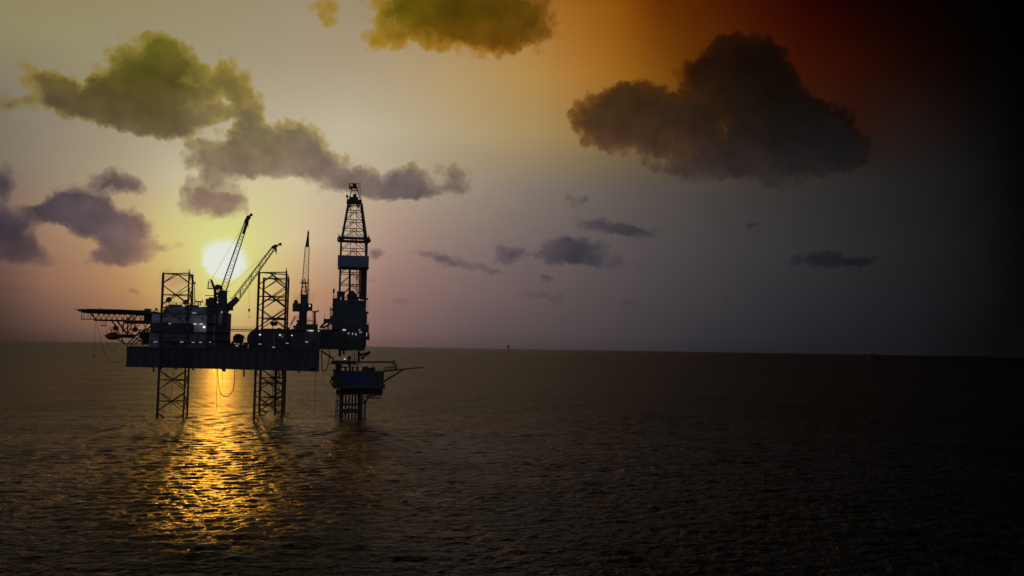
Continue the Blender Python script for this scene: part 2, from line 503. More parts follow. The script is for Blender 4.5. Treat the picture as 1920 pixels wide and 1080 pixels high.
    def build(self, name, mat, parent=None, smooth=False, base=None):
        base = Vector(base) if base is not None else (Vector(parent.get('_o', (0, 0, 0))) if parent is not None else Vector((0, 0, 0)))
        me = bpy.data.meshes.new(name)
        me.from_pydata([(v[0] - base.x, v[1] - base.y, v[2] - base.z) for v in self.v], [], self.f)
        bm = bmesh.new(); bm.from_mesh(me)
        bmesh.ops.recalc_face_normals(bm, faces=bm.faces)
        bm.to_mesh(me); bm.free()
        if smooth:
            me.polygons.foreach_set('use_smooth', [True] * len(me.polygons))
        me.materials.append(mat)
        o = bpy.data.objects.new(name, me)
        COL.objects.link(o)
        if parent is not None:
            o.parent = parent
            o['_o'] = tuple(base)
        else:
            o.location = base
            o['_o'] = tuple(base)
        return o


def thing(name, label, cat, base, group=None):
    o = bpy.data.objects.new(name, None)
    o.empty_display_size = 1
    COL.objects.link(o)
    o.location = base
    o['label'] = label; o['category'] = cat; o['_o'] = tuple(base)
    if group:
        o['group'] = group
    return o


def tag(o, label, cat, group=None):
    o['label'] = label; o['category'] = cat
    if group:
        o['group'] = group
    return o


# rig axes: E1 runs aft (to the right), E2 away from the camera across the stern
E1 = Vector((.978, .21, 0)).normalized()
E2 = Vector((-.21, .978, 0)).normalized()
UP = Vector((0, 0, 1))


def fbox(mb, x0, x1, y0, y1, Y, depth):
    """box whose front face spans picture columns x0..x1, rows y0 (top)..y1 at depth Y"""
    a, b = P(x0, y1, Y), P(x1, y1, Y)
    zt = P((x0 + x1) / 2, y0, Y).z
    zb = P((x0 + x1) / 2, y1, Y).z
    c = (a + b) / 2
    hw = (b - a).length / 2
    c.z = (zt + zb) / 2
    mb.box(c + E2 * depth / 2, hw, depth / 2, (zt - zb) / 2)
    return c + E2 * depth / 2, hw, zt, zb


def lamp(parent, px, py, Y, wpx=3, hpx=1.6, mat='lamp', name='floodlight'):
    a, b = P(px - wpx / 2, py, Y), P(px + wpx / 2, py, Y)
    hz = hpx * Y / F / 2
    return MB().box((a + b) / 2, (b - a).length / 2, .15, hz).build(name, M[mat], parent)


# ------------------------------------------------------------------ water
def make_water():
    # rings round the camera's foot, fine ahead, coarse behind
    rs = [2.0, 25.0, 55.0]
    r = 78.0
    while r < 900:
        rs.append(r); r *= 1.0031
    while r < 70000:
        rs.append(r); r *= 1.035
    rs = np.array(rs)
    th_f = np.linspace(-36, 36, 800)
    th_b = np.linspace(36, 324, 90)[1:-1]
    th = np.radians(np.concatenate([th_f, th_b]))
    nr, nt = len(rs), len(th)
    rr, tt = np.meshgrid(rs, th, indexing='ij')
    X = rr * np.sin(tt); Y = rr * np.cos(tt)
    Z = np.zeros_like(X)
    gap = np.gradient(rs)[:, None] * np.ones_like(X)
    gap = np.maximum(gap, rr * math.radians(0.09))
    back = (np.abs(np.degrees(tt)) > 36)
    for k in range(46):
        lam = 1.5 * (6.2 / 1.5) ** (k / 45)
        ang = rng.normal(0.35, 0.62) + (math.pi / 2)
        kx, ky = math.cos(ang) * 2 * math.pi / lam, math.sin(ang) * 2 * math.pi / lam
        slope = WAVE_SLOPE * (lam / 5) ** -0.3
        amp = slope * lam / (2 * math.pi)
        att = np.clip((lam / gap - 2.2) / 1.6, 0, 1)
        att[back] = 0
        ph = rng.uniform(0, 6.28)
        # groups: each train comes and goes
        gx, gy = rng.normal(0, 1, 2) * 2 * math.pi / (lam * 9)
        env = 0.55 + 0.45 * np.sin(gx * X + gy * Y + rng.uniform(0, 6.28))
        Z += amp * att * env * np.sin(kx * X + ky * Y + ph)
    vs = np.stack([X, Y, Z], -1).reshape(-1, 3)
    i = np.arange(nr - 1)[:, None]; j = np.arange(nt)[None, :]
    a = i * nt + j; b = i * nt + (j + 1) % nt
    c = (i + 1) * nt + (j + 1) % nt; d = (i + 1) * nt + j
    quads = np.stack([a, d, c, b], -1).reshape(-1, 4)
    # close the hole at the foot
    me = bpy.data.meshes.new('water')
    nq = len(quads)
    me.vertices.add(len(vs)); me.vertices.foreach_set('co', vs.astype(np.float32).ravel())
    cap = np.arange(nt)[::-1]
    loops = np.concatenate([quads.ravel(), cap])
    me.loops.add(len(loops)); me.loops.foreach_set('vertex_index', loops.astype(np.int32))
    me.polygons.add(nq + 1)
    me.polygons.foreach_set('loop_start', np.concatenate([np.arange(nq) * 4, [nq * 4]]).astype(np.int32))
    me.polygons.foreach_set('use_smooth', np.ones(nq + 1, bool))
    me.update(calc_edges=True); me.validate()
    m = bpy.data.materials.new('sea_water'); m.use_nodes = True
    t = NT(m.node_tree)
    geo = t.n('ShaderNodeNewGeometry')
    pos = geo.outputs['Position']
    mp = t.n('ShaderNodeMapping'); t.link(pos, mp.inputs[0])
    mp.inputs[2].default_value = (0, 0, R(-14)); mp.inputs[3].default_value = (0.85, 1.0, 1.0)
    n1, _ = t.noise(mp.outputs[0], 1.5, 3, 0.6, 0.4)
    n2, _ = t.noise(mp.outputs[0], 0.42, 2, 0.5, 0.2)
    n3, _ = t.noise(pos, 0.022, 3, 0.55)
    gust = t.rng(n3, 0.36, 0.64, 0.35, 1.4)
    h = t.math('MULTIPLY', t.math('ADD', t.math('MULTIPLY', n1, RIPPLE), t.math('MULTIPLY', n2, RIPPLE * 2.2)), gust)
    bp = t.n('ShaderNodeBump'); bp.inputs['Strength'].default_value = 1.0; bp.inputs['Distance'].default_value = 1.0
    t.link(h, bp.inputs['Height'])
    b = t.n('ShaderNodeBsdfPrincipled')
    b.inputs['Base Color'].default_value = (.004, .0036, .0014, 1)
    # the sheet's modelled waves fade out with distance; finer roughness stands in for them there
    far = t.vmath('LENGTH', pos)
    t.link(t.rng(far, 150, 420, WATER_ROUGH, WATER_ROUGH_FAR), b.inputs['Roughness'])
    b.inputs['IOR'].default_value = WATER_IOR
    b.inputs['Specular Tint'].default_value = WATER_TINT
    t.link(bp.outputs[0], b.inputs['Normal'])
    o = t.n('ShaderNodeOutputMaterial'); t.link(b.outputs[0], o.inputs[0])
    me.materials.append(m)
    ob = bpy.data.objects.new('water', me)
    COL.objects.link(ob)
    ob['kind'] = 'structure'; ob['label'] = 'dark rippled open sea with golden sun glitter under the rig'
    return ob


WAVE_SLOPE, RIPPLE, WATER_ROUGH, WATER_ROUGH_FAR, WATER_IOR, WATER_TINT = 0.034, 1.6, 0.215, 0.33, 1.125, (.76, .93, 1, 1)
make_water()


# ------------------------------------------------------------------ hull
def Yf(px):
    """depth of the hull's near side at picture column px"""
    return 328.0 + (px - 236) / (598 - 236) * (308.0 - 328.0)


def pz(px, py, Y):
    return P(px, py, Y).z


N_ = P(598, 690, 308); B1 = P(236, 688, 328)
ZB = pz(598, 697, 308); ZT = pz(598, 655.5, 308)
ZB = (ZB + pz(236, 687.5, 328)) / 2
B2 = B1 + Vector((-3.6, 17, 0)); S_ = Vector((-79.5, 362, 0))
HPOLY = [(N_.x, N_.y), (B1.x, B1.y), (B2.x, B2.y), (S_.x, S_.y)]
hull = thing('rig_hull', 'long dark steel barge hull of the drilling rig, raised above the sea on its legs', 'rig hull', (-105, 335, ZB))
MB().prism(HPOLY, ZB, ZT).build('hull_shell', M['hull'], hull)
# ribs and rubbing strakes on the near side
dirn = (B1 - N_); dirn.z = 0; dl = dirn.length; dirn.normalize()
outn = Vector((-dirn.y, dirn.x, 0))
if outn.y > 0:
    outn = -outn
mb = MB()
for k in range(24):
    c = Vector((N_.x, N_.y, 0)) + dirn * (1.5 + k * (dl - 3) / 23)
    mb.box((c.x + outn.x * .08, c.y + outn.y * .08, (ZB + ZT) / 2), .09, .12, (ZT - ZB) / 2 - .35, dirn, outn)
mb.build('side_stiffener', M['hull'], hull)
for zz in (ZB + .18, ZT - .2):
    MB().box((N_.x + dirn.x * dl / 2 + outn.x * .16, N_.y + dirn.y * dl / 2 + outn.y * .16, zz), dl / 2 + .1, .2, .17, dirn, outn).build('rubbing_strake', M['steel'], hull)
edge = [Vector((p[0], p[1], ZT)) for p in HPOLY]
MB().rail([edge[0], edge[1]], 1.1, .05, 2.2).build('deck_railing', M['steel'], hull)
MB().rail([edge[0], edge[3]], 1.1, .05, 2.6).build('deck_railing', M['steel'], hull)
for px, y0, y1, r in ((288, 686, 697.5, .3), (457.3, 692, 706.5, .32), (362, 690, 694, .35), (560, 695, 699.5, .35), (330, 688, 692, .5)):
    Y = Yf(px) + 4
    MB().tube(P(px, y0, Y), P(px, y1, Y), r).build('caisson_pipe', M['steel'], hull)
for px, y1, r, Y in ((314, 774, .07, 327), (326, 770, .07, 329), (512.5, 770, .16, 340), (517.5, 778, .55, 334), (524, 779, .12, 330)):
    a = P(px, 690, Y)
    MB().tube((a.x, a.y, ZB + 1), (a.x + (0.2 if r > .1 else -.9), a.y, pz(px, y1, Y)), r).build('water_pipe', M['steel'], hull)
for px, py in ((444, 648.5), (487, 645), (513, 651), (538.6, 643.6)):
    lamp(hull, px, py, Yf(px) - .5, 5, 1.4, 'lampd')
for px in (300, 420, 520, 585):      # stowed fender tyres and cleats along the deck edge
    c = P(px, 690 if px < 400 else 693, Yf(px) - .35)
    MB().lathe(c, outn, [(-.15, .35), (-.15, .75), (.15, .75), (.15, .35)], 12).build('fender', M['rubber'], hull)


# ------------------------------------------------------------------ legs
LEG_YAW = R(19)
LX = Vector((math.cos(LEG_YAW), math.sin(LEG_YAW), 0)); LY = Vector((-math.sin(LEG_YAW), math.cos(LEG_YAW), 0))


def truss_leg(foot_px, top_y, label, ring_px_y, k_top_px):
    A = G(*foot_px); A.z = 0
    pts = [A, A + LX * 9.0 + LY * -6.4, A + LX * 10.1 + LY * 4.6]
    cen = (pts[0] + pts[1] + pts[2]) / 3
    ztop = pz(k_top_px, top_y, A.y)
    z_ring = pz(foot_px[0] + 10, ring_px_y, A.y)      # a level with horizontals
    H = 7.72
    t = thing('truss_leg', label, 'rig leg', (cen.x, cen.y, 0), 'lattice legs of the drilling rig')
    z0 = -3.0
    for q in pts:
        mb = MB().tube((q.x, q.y, z0), (q.x, q.y, ztop + .5), .29, n=8)
        d = (q - cen); d.z = 0; d.normalize()
        mb.box((q.x, q.y, (ztop + z0) / 2), .42, .07, (ztop - z0) / 2, d, d.cross(UP))
        mb.build('chord', M['leg'], t)
    levels = []
    z = z_ring
    while z - H > -6:
        z -= H
    while z < ztop - 1:
        levels.append(z); z += H
    for i in range(3):
        a, b = pts[i], pts[(i + 1) % 3]
        mb = MB()
        for L in levels + [levels[-1] + H]:
            lo, hi = L - H / 2 + .35, L + H / 2 - .35
            for u, v in ((a, b), (b, a)):
                p, q = Vector((u.x, u.y, lo)), Vector((v.x, v.y, hi))
                if lo > ztop:
                    continue
                if hi > ztop:
                    f = (ztop - lo) / (hi - lo)
                    q = p.lerp(q, f)
                if hi < -2:
                    continue
                mb.tube(p, q, .155, n=5)
        mb.build('diagonal_lattice', M['leg'], t)
    for L in levels + [ztop]:
        if L < -1:
            continue
        mb = MB()
        for i in range(3):
            a, b = pts[i], pts[(i + 1) % 3]
            mb.tube((a.x, a.y, L), (b.x, b.y, L), .17 if L < ztop else .2, n=5)
        mb.build('horizontal_ring', M['leg'], t)
    MB().box((pts[0].x + .3, pts[0].y - .3, ztop - 3.2), .25, .25, .4).build('navigation_light', M['steel'], t)
    MB().box((pts[1].x, pts[1].y, ztop + .9), .12, .12, .6).build('navigation_light', M['steel'], t)
    return pts, ztop


leg_bow, _ = truss_leg((294.5, 783), 513, 'slim lattice leg standing alone under the helideck end of the rig', 712, 307)
leg_near, _ = truss_leg((476.0, 788.5), 511, 'nearer and taller of the two overlapping lattice legs right of the sun', 718, 489)
leg_far, _ = truss_leg((486.0, 774.0), 522, 'lower-looking lattice leg half hidden behind the nearer leg right of the sun', 708, 496)

# ------------------------------------------------------------------ living quarters
YH = Yf(335) + 3
acc = thing('accommodation_block', 'pale grey living quarters in stepped storeys below the two round dish aerials', 'deckhouse', P(335, 651, YH))
fbox(mb := MB(), 282, 388, 622.6, 652.5, YH, 20); mb.build('lower_storey', M['houselow'], acc)
fbox(mb := MB(), 287.5, 386, 588, 606.4, YH, 19); mb.build('middle_storey', M['house'], acc)
fbox(mb := MB(), 361, 387, 606.6, 622.4, YH + .3, 18); mb.build('middle_storey', M['house'], acc)
fbox(mb := MB(), 284, 361, 607.4, 622.3, YH - 2.2, 20); mb.build('gallery', M['steel'], acc)
fbox(mb := MB(), 312, 387, 574, 587.9, YH + 2, 14); mb.build('upper_storey', M['houselow'], acc)
fbox(mb := MB(), 318, 372, 571.6, 573.9, YH + 1.5, 14); mb.build('roof', M['steel'], acc)
fbox(mb := MB(), 286, 388, 587.1, 588.3, YH - .5, 21); mb.build('roof', M['steel'], acc)
fbox(mb := MB(), 282.5, 389, 639.6, 640.5, YH - 1.6, 3); mb.build('walkway', M['steel'], acc)
MB().rail([P(283, 640, YH - 1.5), P(389, 640, YH - 1.5)], 1.1, .05, 1.8).build('railing', M['steel'], acc)
MB().rail([P(287, 588, YH), P(312, 588, YH)], 1.1, .05, 1.6).build('railing', M['steel'], acc)
MB().rail([P(302, 573, YH + 4), P(384, 573, YH + 4)], 1.2, .05, 1.8).build('railing', M['steel'], acc)
MB().rail([P(284, 607, YH - 2), P(361, 607, YH - 2)], 1.1, .05, 1.8).build('railing', M['steel'], acc)
for px, py, dY in ((316, 596, 0), (321, 596, 0), (348, 597, 0), (353, 597, 0), (380, 597, 0), (338, 596.5, 0), (349, 579.5, 2), (358, 579.5, 2), (331, 579.5, 2),
                   (296, 630, 0), (306, 630, 0), (372, 630, 0), (352, 630, 0)):
    c = P(px, py, YH + dY - .05)
    f = MB().box(c, .34, .1, .42).build('window', M['steel'], acc)
    MB().box(c - E2 * .08, .25, .06, .32).build('pane', M['glass'], f)
c = P(344, 645, YH - .05)
d_ = MB().box(c, .5, .1, 1.05).build('door', M['steel'], acc)
MB().box(c - E2 * .12 + E1 * .3, .06, .06, .12).build('handle', M['dish'], d_)
for k, px in enumerate((321, 326, 331, 335)):
    fbox(mb := MB(), px - .7, px + .7, 640.5, 651, YH - 1.4, .3); mb.build('gallery_post', M['steel'], acc)
for px, py, wd, mt, dY in ((365 - 25, 641.3, 7, 'lampd', -2), (331 + 31, 641.8, 5, 'lampd', -2), (376, 641.9, 5, 'lampd', -2),
                           (331, 586.7, 6, 'lampd', 1.8), (364, 586.9, 7, 'lampd', 1.8), (376, 574.3, 6, 'lamp', 1.5), (344.5, 573.2, 4.5, 'lamp', 1.2),
                           (365.4, 607.2, 5, 'lamp', -.4), (377, 607.3, 5, 'lamp', -.4), (318, 606.8, 4, 'lampd', -2.6), (290, 641, 3, 'lampd', -2.2), (294, 640, 2.5, 'lampd', -2.2)):
    lamp(acc, px, py, YH + dY, wd, 1.5, mt)
lamp(acc, 382.7, 613.2, YH - .8, 3.4, 3.0, 'lampb')
for px, y0, r in ((324.5, 566, .13), (330.5, 567.5, .2), (342, 566.5, .1), (356, 567, .12)):
    MB().tube(P(px, 573, YH + 5), P(px, y0, YH + 5), r).build('vent_pipe', M['steel'], acc)
fbox(mb := MB(), 306, 313.5, 580, 588, YH + 3, 4); mb.build('vent_housing', M['steel'], acc)
fbox(mb := MB(), 389, 390.5, 590, 650, YH + 1, .3); mb.build('drain_pipe', M['steel'], acc)
fbox(mb := MB(), 303, 312, 575.2, 576.2, YH + 3, 4); mb.build('roof_ledge', M['steel'], acc)


def dish(px, py, rpx, Y, foot_y, label, tilt):
    c = P(px, py, Y)
    r = rpx * Y / F
    base = P(px, foot_y, Y)
    t = thing('satellite_dish', label, 'dish aerial', base, 'dish aerials on the living quarters')
    ax = Vector(tilt).normalized()
    MB().lathe(c, ax, [(-.55 * r, .12 * r), (-.45 * r, .5 * r), (-.2 * r, .86 * r), (0, r), (.03 * r, r), (-.14 * r, .84 * r), (-.36 * r, .45 * r), (-.42 * r, 0)], 20).build('reflector', M['dish'], t, True)
    MB().tube(c - ax * .4 * r, c + ax * .55 * r, .06).build('feed_horn', M['steel'], t)
    MB().tube(base, c - ax * .5 * r, .14, .1).build('mount_post', M['steel'], t)


dish(316.6, 562, 5.6, YH + 4, 573.6, 'larger round dish aerial on the left of the living quarters roof', (.12, -.9, .32))
dish(348, 566.5, 5.4, YH + 6, 573.6, 'round dish aerial on the roof below the bow leg, right of the larger one', (-.15, -.9, .35))
dish(293, 579.6, 2.7, YH + 6, 587.6, 'smallest dish aerial, left of the upper storey beside the helideck', (.5, -.7, .5))

# mast and frame aerials on the roof
Y = YH + 12
t = thing('antenna_mast', 'slender lattice aerial mast just right of the bow leg', 'mast', P(363.5, 574, Y))
MB().boom(P(363.4, 574, Y), P(363.4, 532, Y), .75, .6, 12, .07, .045).build('lattice_shaft', M['leg'], t)
MB().box(P(364, 530.5, Y), .55, .3, .3).tube(P(363.6, 531, Y), P(363.6, 525.5, Y), .12).build('head_light', M['steel'], t)
Y = YH + 7
t = thing('forked_aerial', 'low forked aerial frame on the roof between mast and crane house', 'aerial', P(373, 571, Y))
MB().bar(P(366.5, 565.5, Y), P(380, 565.5, Y), .3, .4).build('crossbar', M['steel'], t)
for px in (367, 379.5):
    MB().tube(P(px, 567, Y), P(px, 561.5, Y), .16).build('prong', M['steel'], t)
for px in (371.5, 375.5):
    MB().tube(P(px, 574, Y), P(px, 565.5, Y), .2).build('post', M['steel'], t)

# ------------------------------------------------------------------ stair tower between quarters and crane
YT = Yf(405) + 3
t = thing('stair_tower', 'tall dark plated tower joining the pale quarters and carrying the crane', 'tower', P(405, 652, YT))
fbox(mb := MB(), 386.5, 423.5, 586, 653, YT, 14); mb.build('shaft', M['steel'], t)
fbox(mb := MB(), 408.5, 416, 584, 611, YT - .4, 1.0); mb.build('pale_panel', M['houselow'], t)
fbox(mb := MB(), 399, 402, 588, 650, YT - .3, .6); mb.build('cable_tray', M['houselow'], t)
for yy in (606, 622, 637):
    fbox(mb := MB(), 386.5, 427.5 if yy > 607 else 425, yy, yy + 1, YT - 1.2, 3); mb.build('landing', M['steel'], t)
fbox(mb := MB(), 422, 428.5, 622, 630, YT + 2, 4); mb.build('side_box', M['steel'], t)
MB().lathe(P(425, 648, YT + 3), UP, [(-1.5, 1.3), (2.0, 1.3), (2.6, .6)], 12).build('side_tank', M['steel'], t)
MB().path([P(425, 626, YT), P(427.5, 628, YT), P(426, 637, YT), P(424, 645, YT)], .12).build('drain_pipe', M['steel'], t)
MB().bar(P(423.5, 592, YT + 1), P(431.5, 592, YT + 1), 1.2, .15).rail([P(424, 592, YT), P(431.5, 592, YT)], 1.0, .05, .9).build('side_platform', M['steel'], t)
lamp(t, 415.6, 585.4, YT - .8, 2.2, 3.4, 'lampd')
lamp(t, 394, 641.6, YT - 1.4, 3, 1.4, 'lampd')

# ------------------------------------------------------------------ cranes
def sheave(mb, c, r, ax=None):
    return mb.lathe(c, ax or E2, [(-.22, r), (0, r * .85), (.22, r)], 12)


def hook_block(mb, top, bot, wd):
    top, bot = Vector(top), Vector(bot)
    c = (top + bot) / 2
    mb.box(c + UP * .3, wd, wd * .6, (top - bot).length * .3)
    mb.path([bot + UP * .9, bot + UP * .3 + E1 * .35, bot + E1 * .1, bot - E1 * .25 + UP * .2], .1)
    return mb


# crane leaning across the sun
Y1 = YT + 7
t = thing('pedestal_crane', 'crane whose steep boom crosses the bright sun, above the stair tower', 'crane', P(400, 586, Y1), 'cranes on the rig deck')
fbox(mb := MB(), 389, 418, 568, 586, Y1 - 4, 10); mb.build('slew_house', M['steel'], t)
fbox(mb := MB(), 385.5, 400, 560, 573.5, Y1 - 5, 7); fbox(mb, 391.5, 398.5, 557.4, 560.2, Y1 - 4, 5); mb.build('machinery_house', M['steel'], t)
fbox(mb := MB(), 384.5, 400, 553.4, 554.2, Y1 - 4, 2); mb.build('service_walkway', M['steel'], t)
mb = MB()
for dy in (-2, 2):
    o = E2 * dy
    mb.tube(P(404, 568, Y1) + o, P(403, 541, Y1) + o, .42, .3)
    mb.tube(P(403, 544, Y1) + o, P(396, 524.5, Y1) + o, .34, .24)
    mb.tube(P(403, 543, Y1) + o, P(415, 537, Y1) + o, .25)
    mb.tube(P(411, 565, Y1) + o, P(415.5, 536, Y1) + o, .3, .2)
    mb.tube(P(404, 552, Y1) + o, P(412, 549, Y1) + o, .2)
    mb.tube(P(404, 566, Y1) + o, P(410, 541, Y1) + o, .16)
    mb.tube(P(409.5, 566, Y1) + o, P(403, 552, Y1) + o, .16)
for a in ((396, 525), (403, 541), (415, 537)):
    mb.tube(P(*a, Y1) - E2 * 2, P(*a, Y1) + E2 * 2, .2)
mb.build('gantry_frame', M['leg'], t)
mb = MB()
mb.bar(P(389.5, 540.8, Y1), P(416.5, 541.2, Y1), 2.2, .3)
mb.rail([P(389.5, 541, Y1 - 1), P(402, 541, Y1 - 1)], 1.4, .06, .9)
mb.tube(P(390.5, 541, Y1), P(391.5, 523.5, Y1), .1).tube(P(389.8, 530, Y1), P(396, 529, Y1), .12).tube(P(390, 528, Y1), P(390, 541, Y1), .09)
mb.build('gantry_platform', M['leg'], t)
MB().lathe(P(408, 538, Y1) - E2 * .3, E2, [(-.2, .95), (.6, .95)], 14).lathe(P(411.5, 537.5, Y1), E2, [(-.2, .7), (.5, .7)], 12).build('rope_sheave', M['steel'], t)
b0, b1 = P(413.5, 560, Y1), P(463.2, 413, Y1)
MB().boom(b0, b1, 2.2, 1.2, 22, .13, .07, .9, side=E1).build('boom', M['boom'], t)
bd = (b1 - b0).normalized()
mb = MB()
for s_ in (-.3, .3):
    mb.bar(b1 - bd * 5.4 + E2 * s_ + E1 * .35, b1 + E2 * s_, .2, .75)
mb.bar(b1 - bd * .9 - E1 * .2, P(466, 407, Y1), 1.1, 1.2).bar(P(465, 408.5, Y1), P(471, 402.6, Y1), .5, .5)
sheave(mb, P(466, 407.6, Y1), .8); sheave(mb, P(471, 402.8, Y1), .55)
mb.build('boom_head', M['steel'], t)
hook_block(MB(), P(463.8, 415, Y1 - 1), P(464.3, 426, Y1 - 1), .34).tube(P(465.5, 409, Y1 - 1), P(463.8, 417, Y1 - 1), .06).build('hook_block', M['steel'], t)
MB().tube(P(415, 537, Y1), P(465, 407.5, Y1), .05, n=4).tube(P(396, 525, Y1), P(465.5, 407, Y1), .045, n=4).build('luffing_rope', M['steel'], t)

# crane with the slanting boom right of the sun
Y2 = YT + 2
t = thing('pedestal_crane', 'crane with boom slanting up to the right, between sun and twin legs', 'crane', P(415, 590, Y2), 'cranes on the rig deck')
a = P(415, 650, Y2)
MB().lathe((a.x, a.y, ZT), UP, [(0, 1.5), (pz(415, 586, Y2) - ZT, 1.4)], 16).build('pedestal', M['steel'], t)
fbox(mb := MB(), 405, 424, 569, 587, Y2 - 2.5, 6); fbox(mb, 409, 423, 558, 570, Y2 - 2, 5); fbox(mb, 412.5, 423.5, 545.5, 559, Y2 - 1.5, 4); mb.build('slew_house', M['steel'], t)
fbox(mb := MB(), 413, 421, 544, 546, Y2 - 1, 3); mb.bar(P(413, 546, Y2), P(430, 546.3, Y2), .6, .2); mb.build('top_platform', M['steel'], t)
mb = MB()
mb.tube(P(423.6, 545, Y2), P(424.4, 573, Y2), .16).tube(P(422, 545, Y2), P(422.8, 573, Y2), .1)
for k in range(8):
    mb.tube(P(422.2, 547 + k * 3, Y2), P(424.2, 547 + k * 3, Y2), .06, n=4)
mb.build('ladder', M['steel'], t)
q0, q1 = P(429, 578.5, Y2), P(513.5, 464, Y2)
qd = (q1 - q0).normalized(); qn = Vector((-qd.z, 0, qd.x))
mb = MB()
tip = q0 + qd * 5.0
for s_ in (-1.05, 1.05):
    o = E2 * s_
    A_, B_, C_, D_ = P(422, 573, Y2) + o, P(425.5, 587.5, Y2) + o, P(449, 563, Y2) + o, P(443, 556, Y2) + o
    th = E2 * .12
    mb.hexa([A_ - th, B_ - th, B_ + th, A_ + th], [D_ - th, C_ - th, C_ + th, D_ + th])
mb.box(P(430, 576, Y2), 1.3, .9, 1.2)
mb.build('boom_foot', M['steel'], t)
MB().boom(P(440, 563.5, Y2), q1, 2.0, 1.15, 24, .12, .065, .9, side=qn).build('boom', M['boom'], t)
mb = MB()
for f_ in (.15, .42, .65):
    c = P(440, 563.5, Y2).lerp(q1, f_)
    mb.box(c, .14, .9, 1.05, qd, E2)
mb.build('boom_bracket', M['boom'], t)
mb = MB()
mb.bar(P(511, 464.5, Y2), P(518.5, 460.5, Y2), 1.2, 1.0).bar(P(517, 461, Y2), P(526, 457.8, Y2), .4, .45)
sheave(mb, P(525.5, 458, Y2), .55); sheave(mb, P(517.5, 461.5, Y2), .6)
mb.build('boom_head', M['steel'], t)
hook_block(MB(), P(517.2, 464, Y2 - .5), P(517.4, 477, Y2 - .5), .32).build('hook_block', M['steel'], t)
MB().tube(P(420, 546, Y2), P(514, 463, Y2), .045, n=4).tube(P(431, 557, Y2), P(438, 564, Y2), .1, n=4).build('luffing_rope', M['steel'], t)
mb = MB().tube(P(467, 527, Y2), P(467, 597, Y2), .045, n=4)
mb.lathe(P(467, 584.5, Y2), UP, [(0, .12), (.25, .34), (.95, .34), (1.2, .12)], 10).lathe(P(467, 596.5, Y2), UP, [(-.1, .05), (.3, .16), (.6, .05)], 8)
mb.build('hanging_hook', M['steel'], t)

# crane at the stern with its boom pointing away
Y3 = Yf(568) + 9
t = thing('pedestal_crane', 'crane with a narrow upright boom between the twin legs and the derrick', 'crane', P(568, 607, Y3), 'cranes on the rig deck')
a = P(567.5, 612, Y3)
MB().lathe((a.x, a.y, pz(568, 618, Y3)), UP, [(0, 1.5), (pz(568, 583, Y3) - pz(568, 618, Y3), 1.4)], 16).build('pedestal', M['steel'], t)
fbox(mb := MB(), 548.5, 564, 568.5, 583.4, Y3 - 2, 5); fbox(mb, 551, 558.5, 564, 569, Y3 - 1, 3); fbox(mb, 552.5, 556.5, 561.8, 564.5, Y3 - .5, 2); mb.build('machinery_house', M['steel'], t)
cabin = fbox(mb := MB(), 577, 585.3, 569, 582.4, Y3 - 3, 3); cb = mb.build('cab', M['steel'], t)
lamp(cb, 580.6, 573.2, Y3 - 3.1, 2.2, 3.2, 'lamp', 'window')
fbox(mb := MB(), 563, 576.5, 552, 584, Y3 - 2, 4); mb.build('slew_column', M['steel'], t)
mb = MB()
for px0, px1 in ((564.5, 568), (575.5, 571.5)):
    for dy in (-1.3, 1.3):
        mb.tube(P(px0, 555, Y3) + E2 * dy, P(px1, 523.5, Y3) + E2 * dy, .26, .2)
for yy in (530, 538, 546):
    mb.bar(P(565, yy, Y3), P(576, yy, Y3), .5, .25)
for k in range(12):
    mb.tube(P(577.4, 524 + k * 4, Y3), P(579, 524 + k * 4, Y3), .06, n=4)
mb.tube(P(579, 523, Y3), P(579, 570, Y3), .07).tube(P(577.2, 523, Y3), P(577.2, 570, Y3), .07)
mb.build('gantry_frame', M['steel'], t)
fbox(mb := MB(), 563.5, 576.5, 529.6, 531, Y3 - 1.4, 3); mb.rail([P(563.6, 530, Y3 - 1.4), P(569, 530, Y3 - 1.4)], 1.0, .06, .7)
mb.rail([P(572, 546, Y3), P(580, 546, Y3)], 1.0, .06, .7)
mb.build('gantry_platform', M['steel'], t)
away = Vector((.05, .28, 0))
def bt(f_):
    p = P(570.5, 566, Y3) .lerp(P(577.6, 437, Y3), f_)
    return p
MB().boom(bt(0), bt(.8), 2.35, 1.45, 20, .12, .065, .8, side=E1).build('boom', M['boom'], t)
# plated upper end, tapering to the tip
a0, a1 = bt(.8), P(578, 438, Y3)
sd_ = E1
mb = MB()
mb.hexa([a0 - sd_ * .72 - E2 * .5, a0 + sd_ * .62 - E2 * .5, a0 + sd_ * .62 + E2 * .5, a0 - sd_ * .72 + E2 * .5],
        [a1 - sd_ * .28 - E2 * .25, a1 + sd_ * .28 - E2 * .25, a1 + sd_ * .28 + E2 * .25, a1 - sd_ * .28 + E2 * .25])
mb.tube(a1, P(578.2, 431.5, Y3), .14)
sheave(mb, P(578, 436, Y3), .4)
mb.build('boom_head', M['steel'], t)
mb = MB()
mb.bar(P(565, 601, Y3), P(585, 601, Y3), 3.2, .15)
mb.build('ring_platform', M['steel'], t)
MB().rail([P(572, 601.5, Y3 - 1.6), P(582, 601.5, Y3 - 1.6)], 1.1, .06, .9).build('platform_railing', M['steel'], t)
MB().rail([P(552.5, 596.5, Y3), P(563, 596.5, Y3)], 1.1, .06, .9).bar(P(551.5, 596.6, Y3), P(563.5, 596.6, Y3), 1.5, .15).build('stair_landing', M['steel'], t)
mb = MB()
for o in (-.45, .45):
    mb.bar(P(544.5, 611, Y3 + o), P(553.5, 596, Y3 + o), .12, .3)
    mb.tube(P(544.5, 606, Y3 + o), P(553.5, 591, Y3 + o), .06)
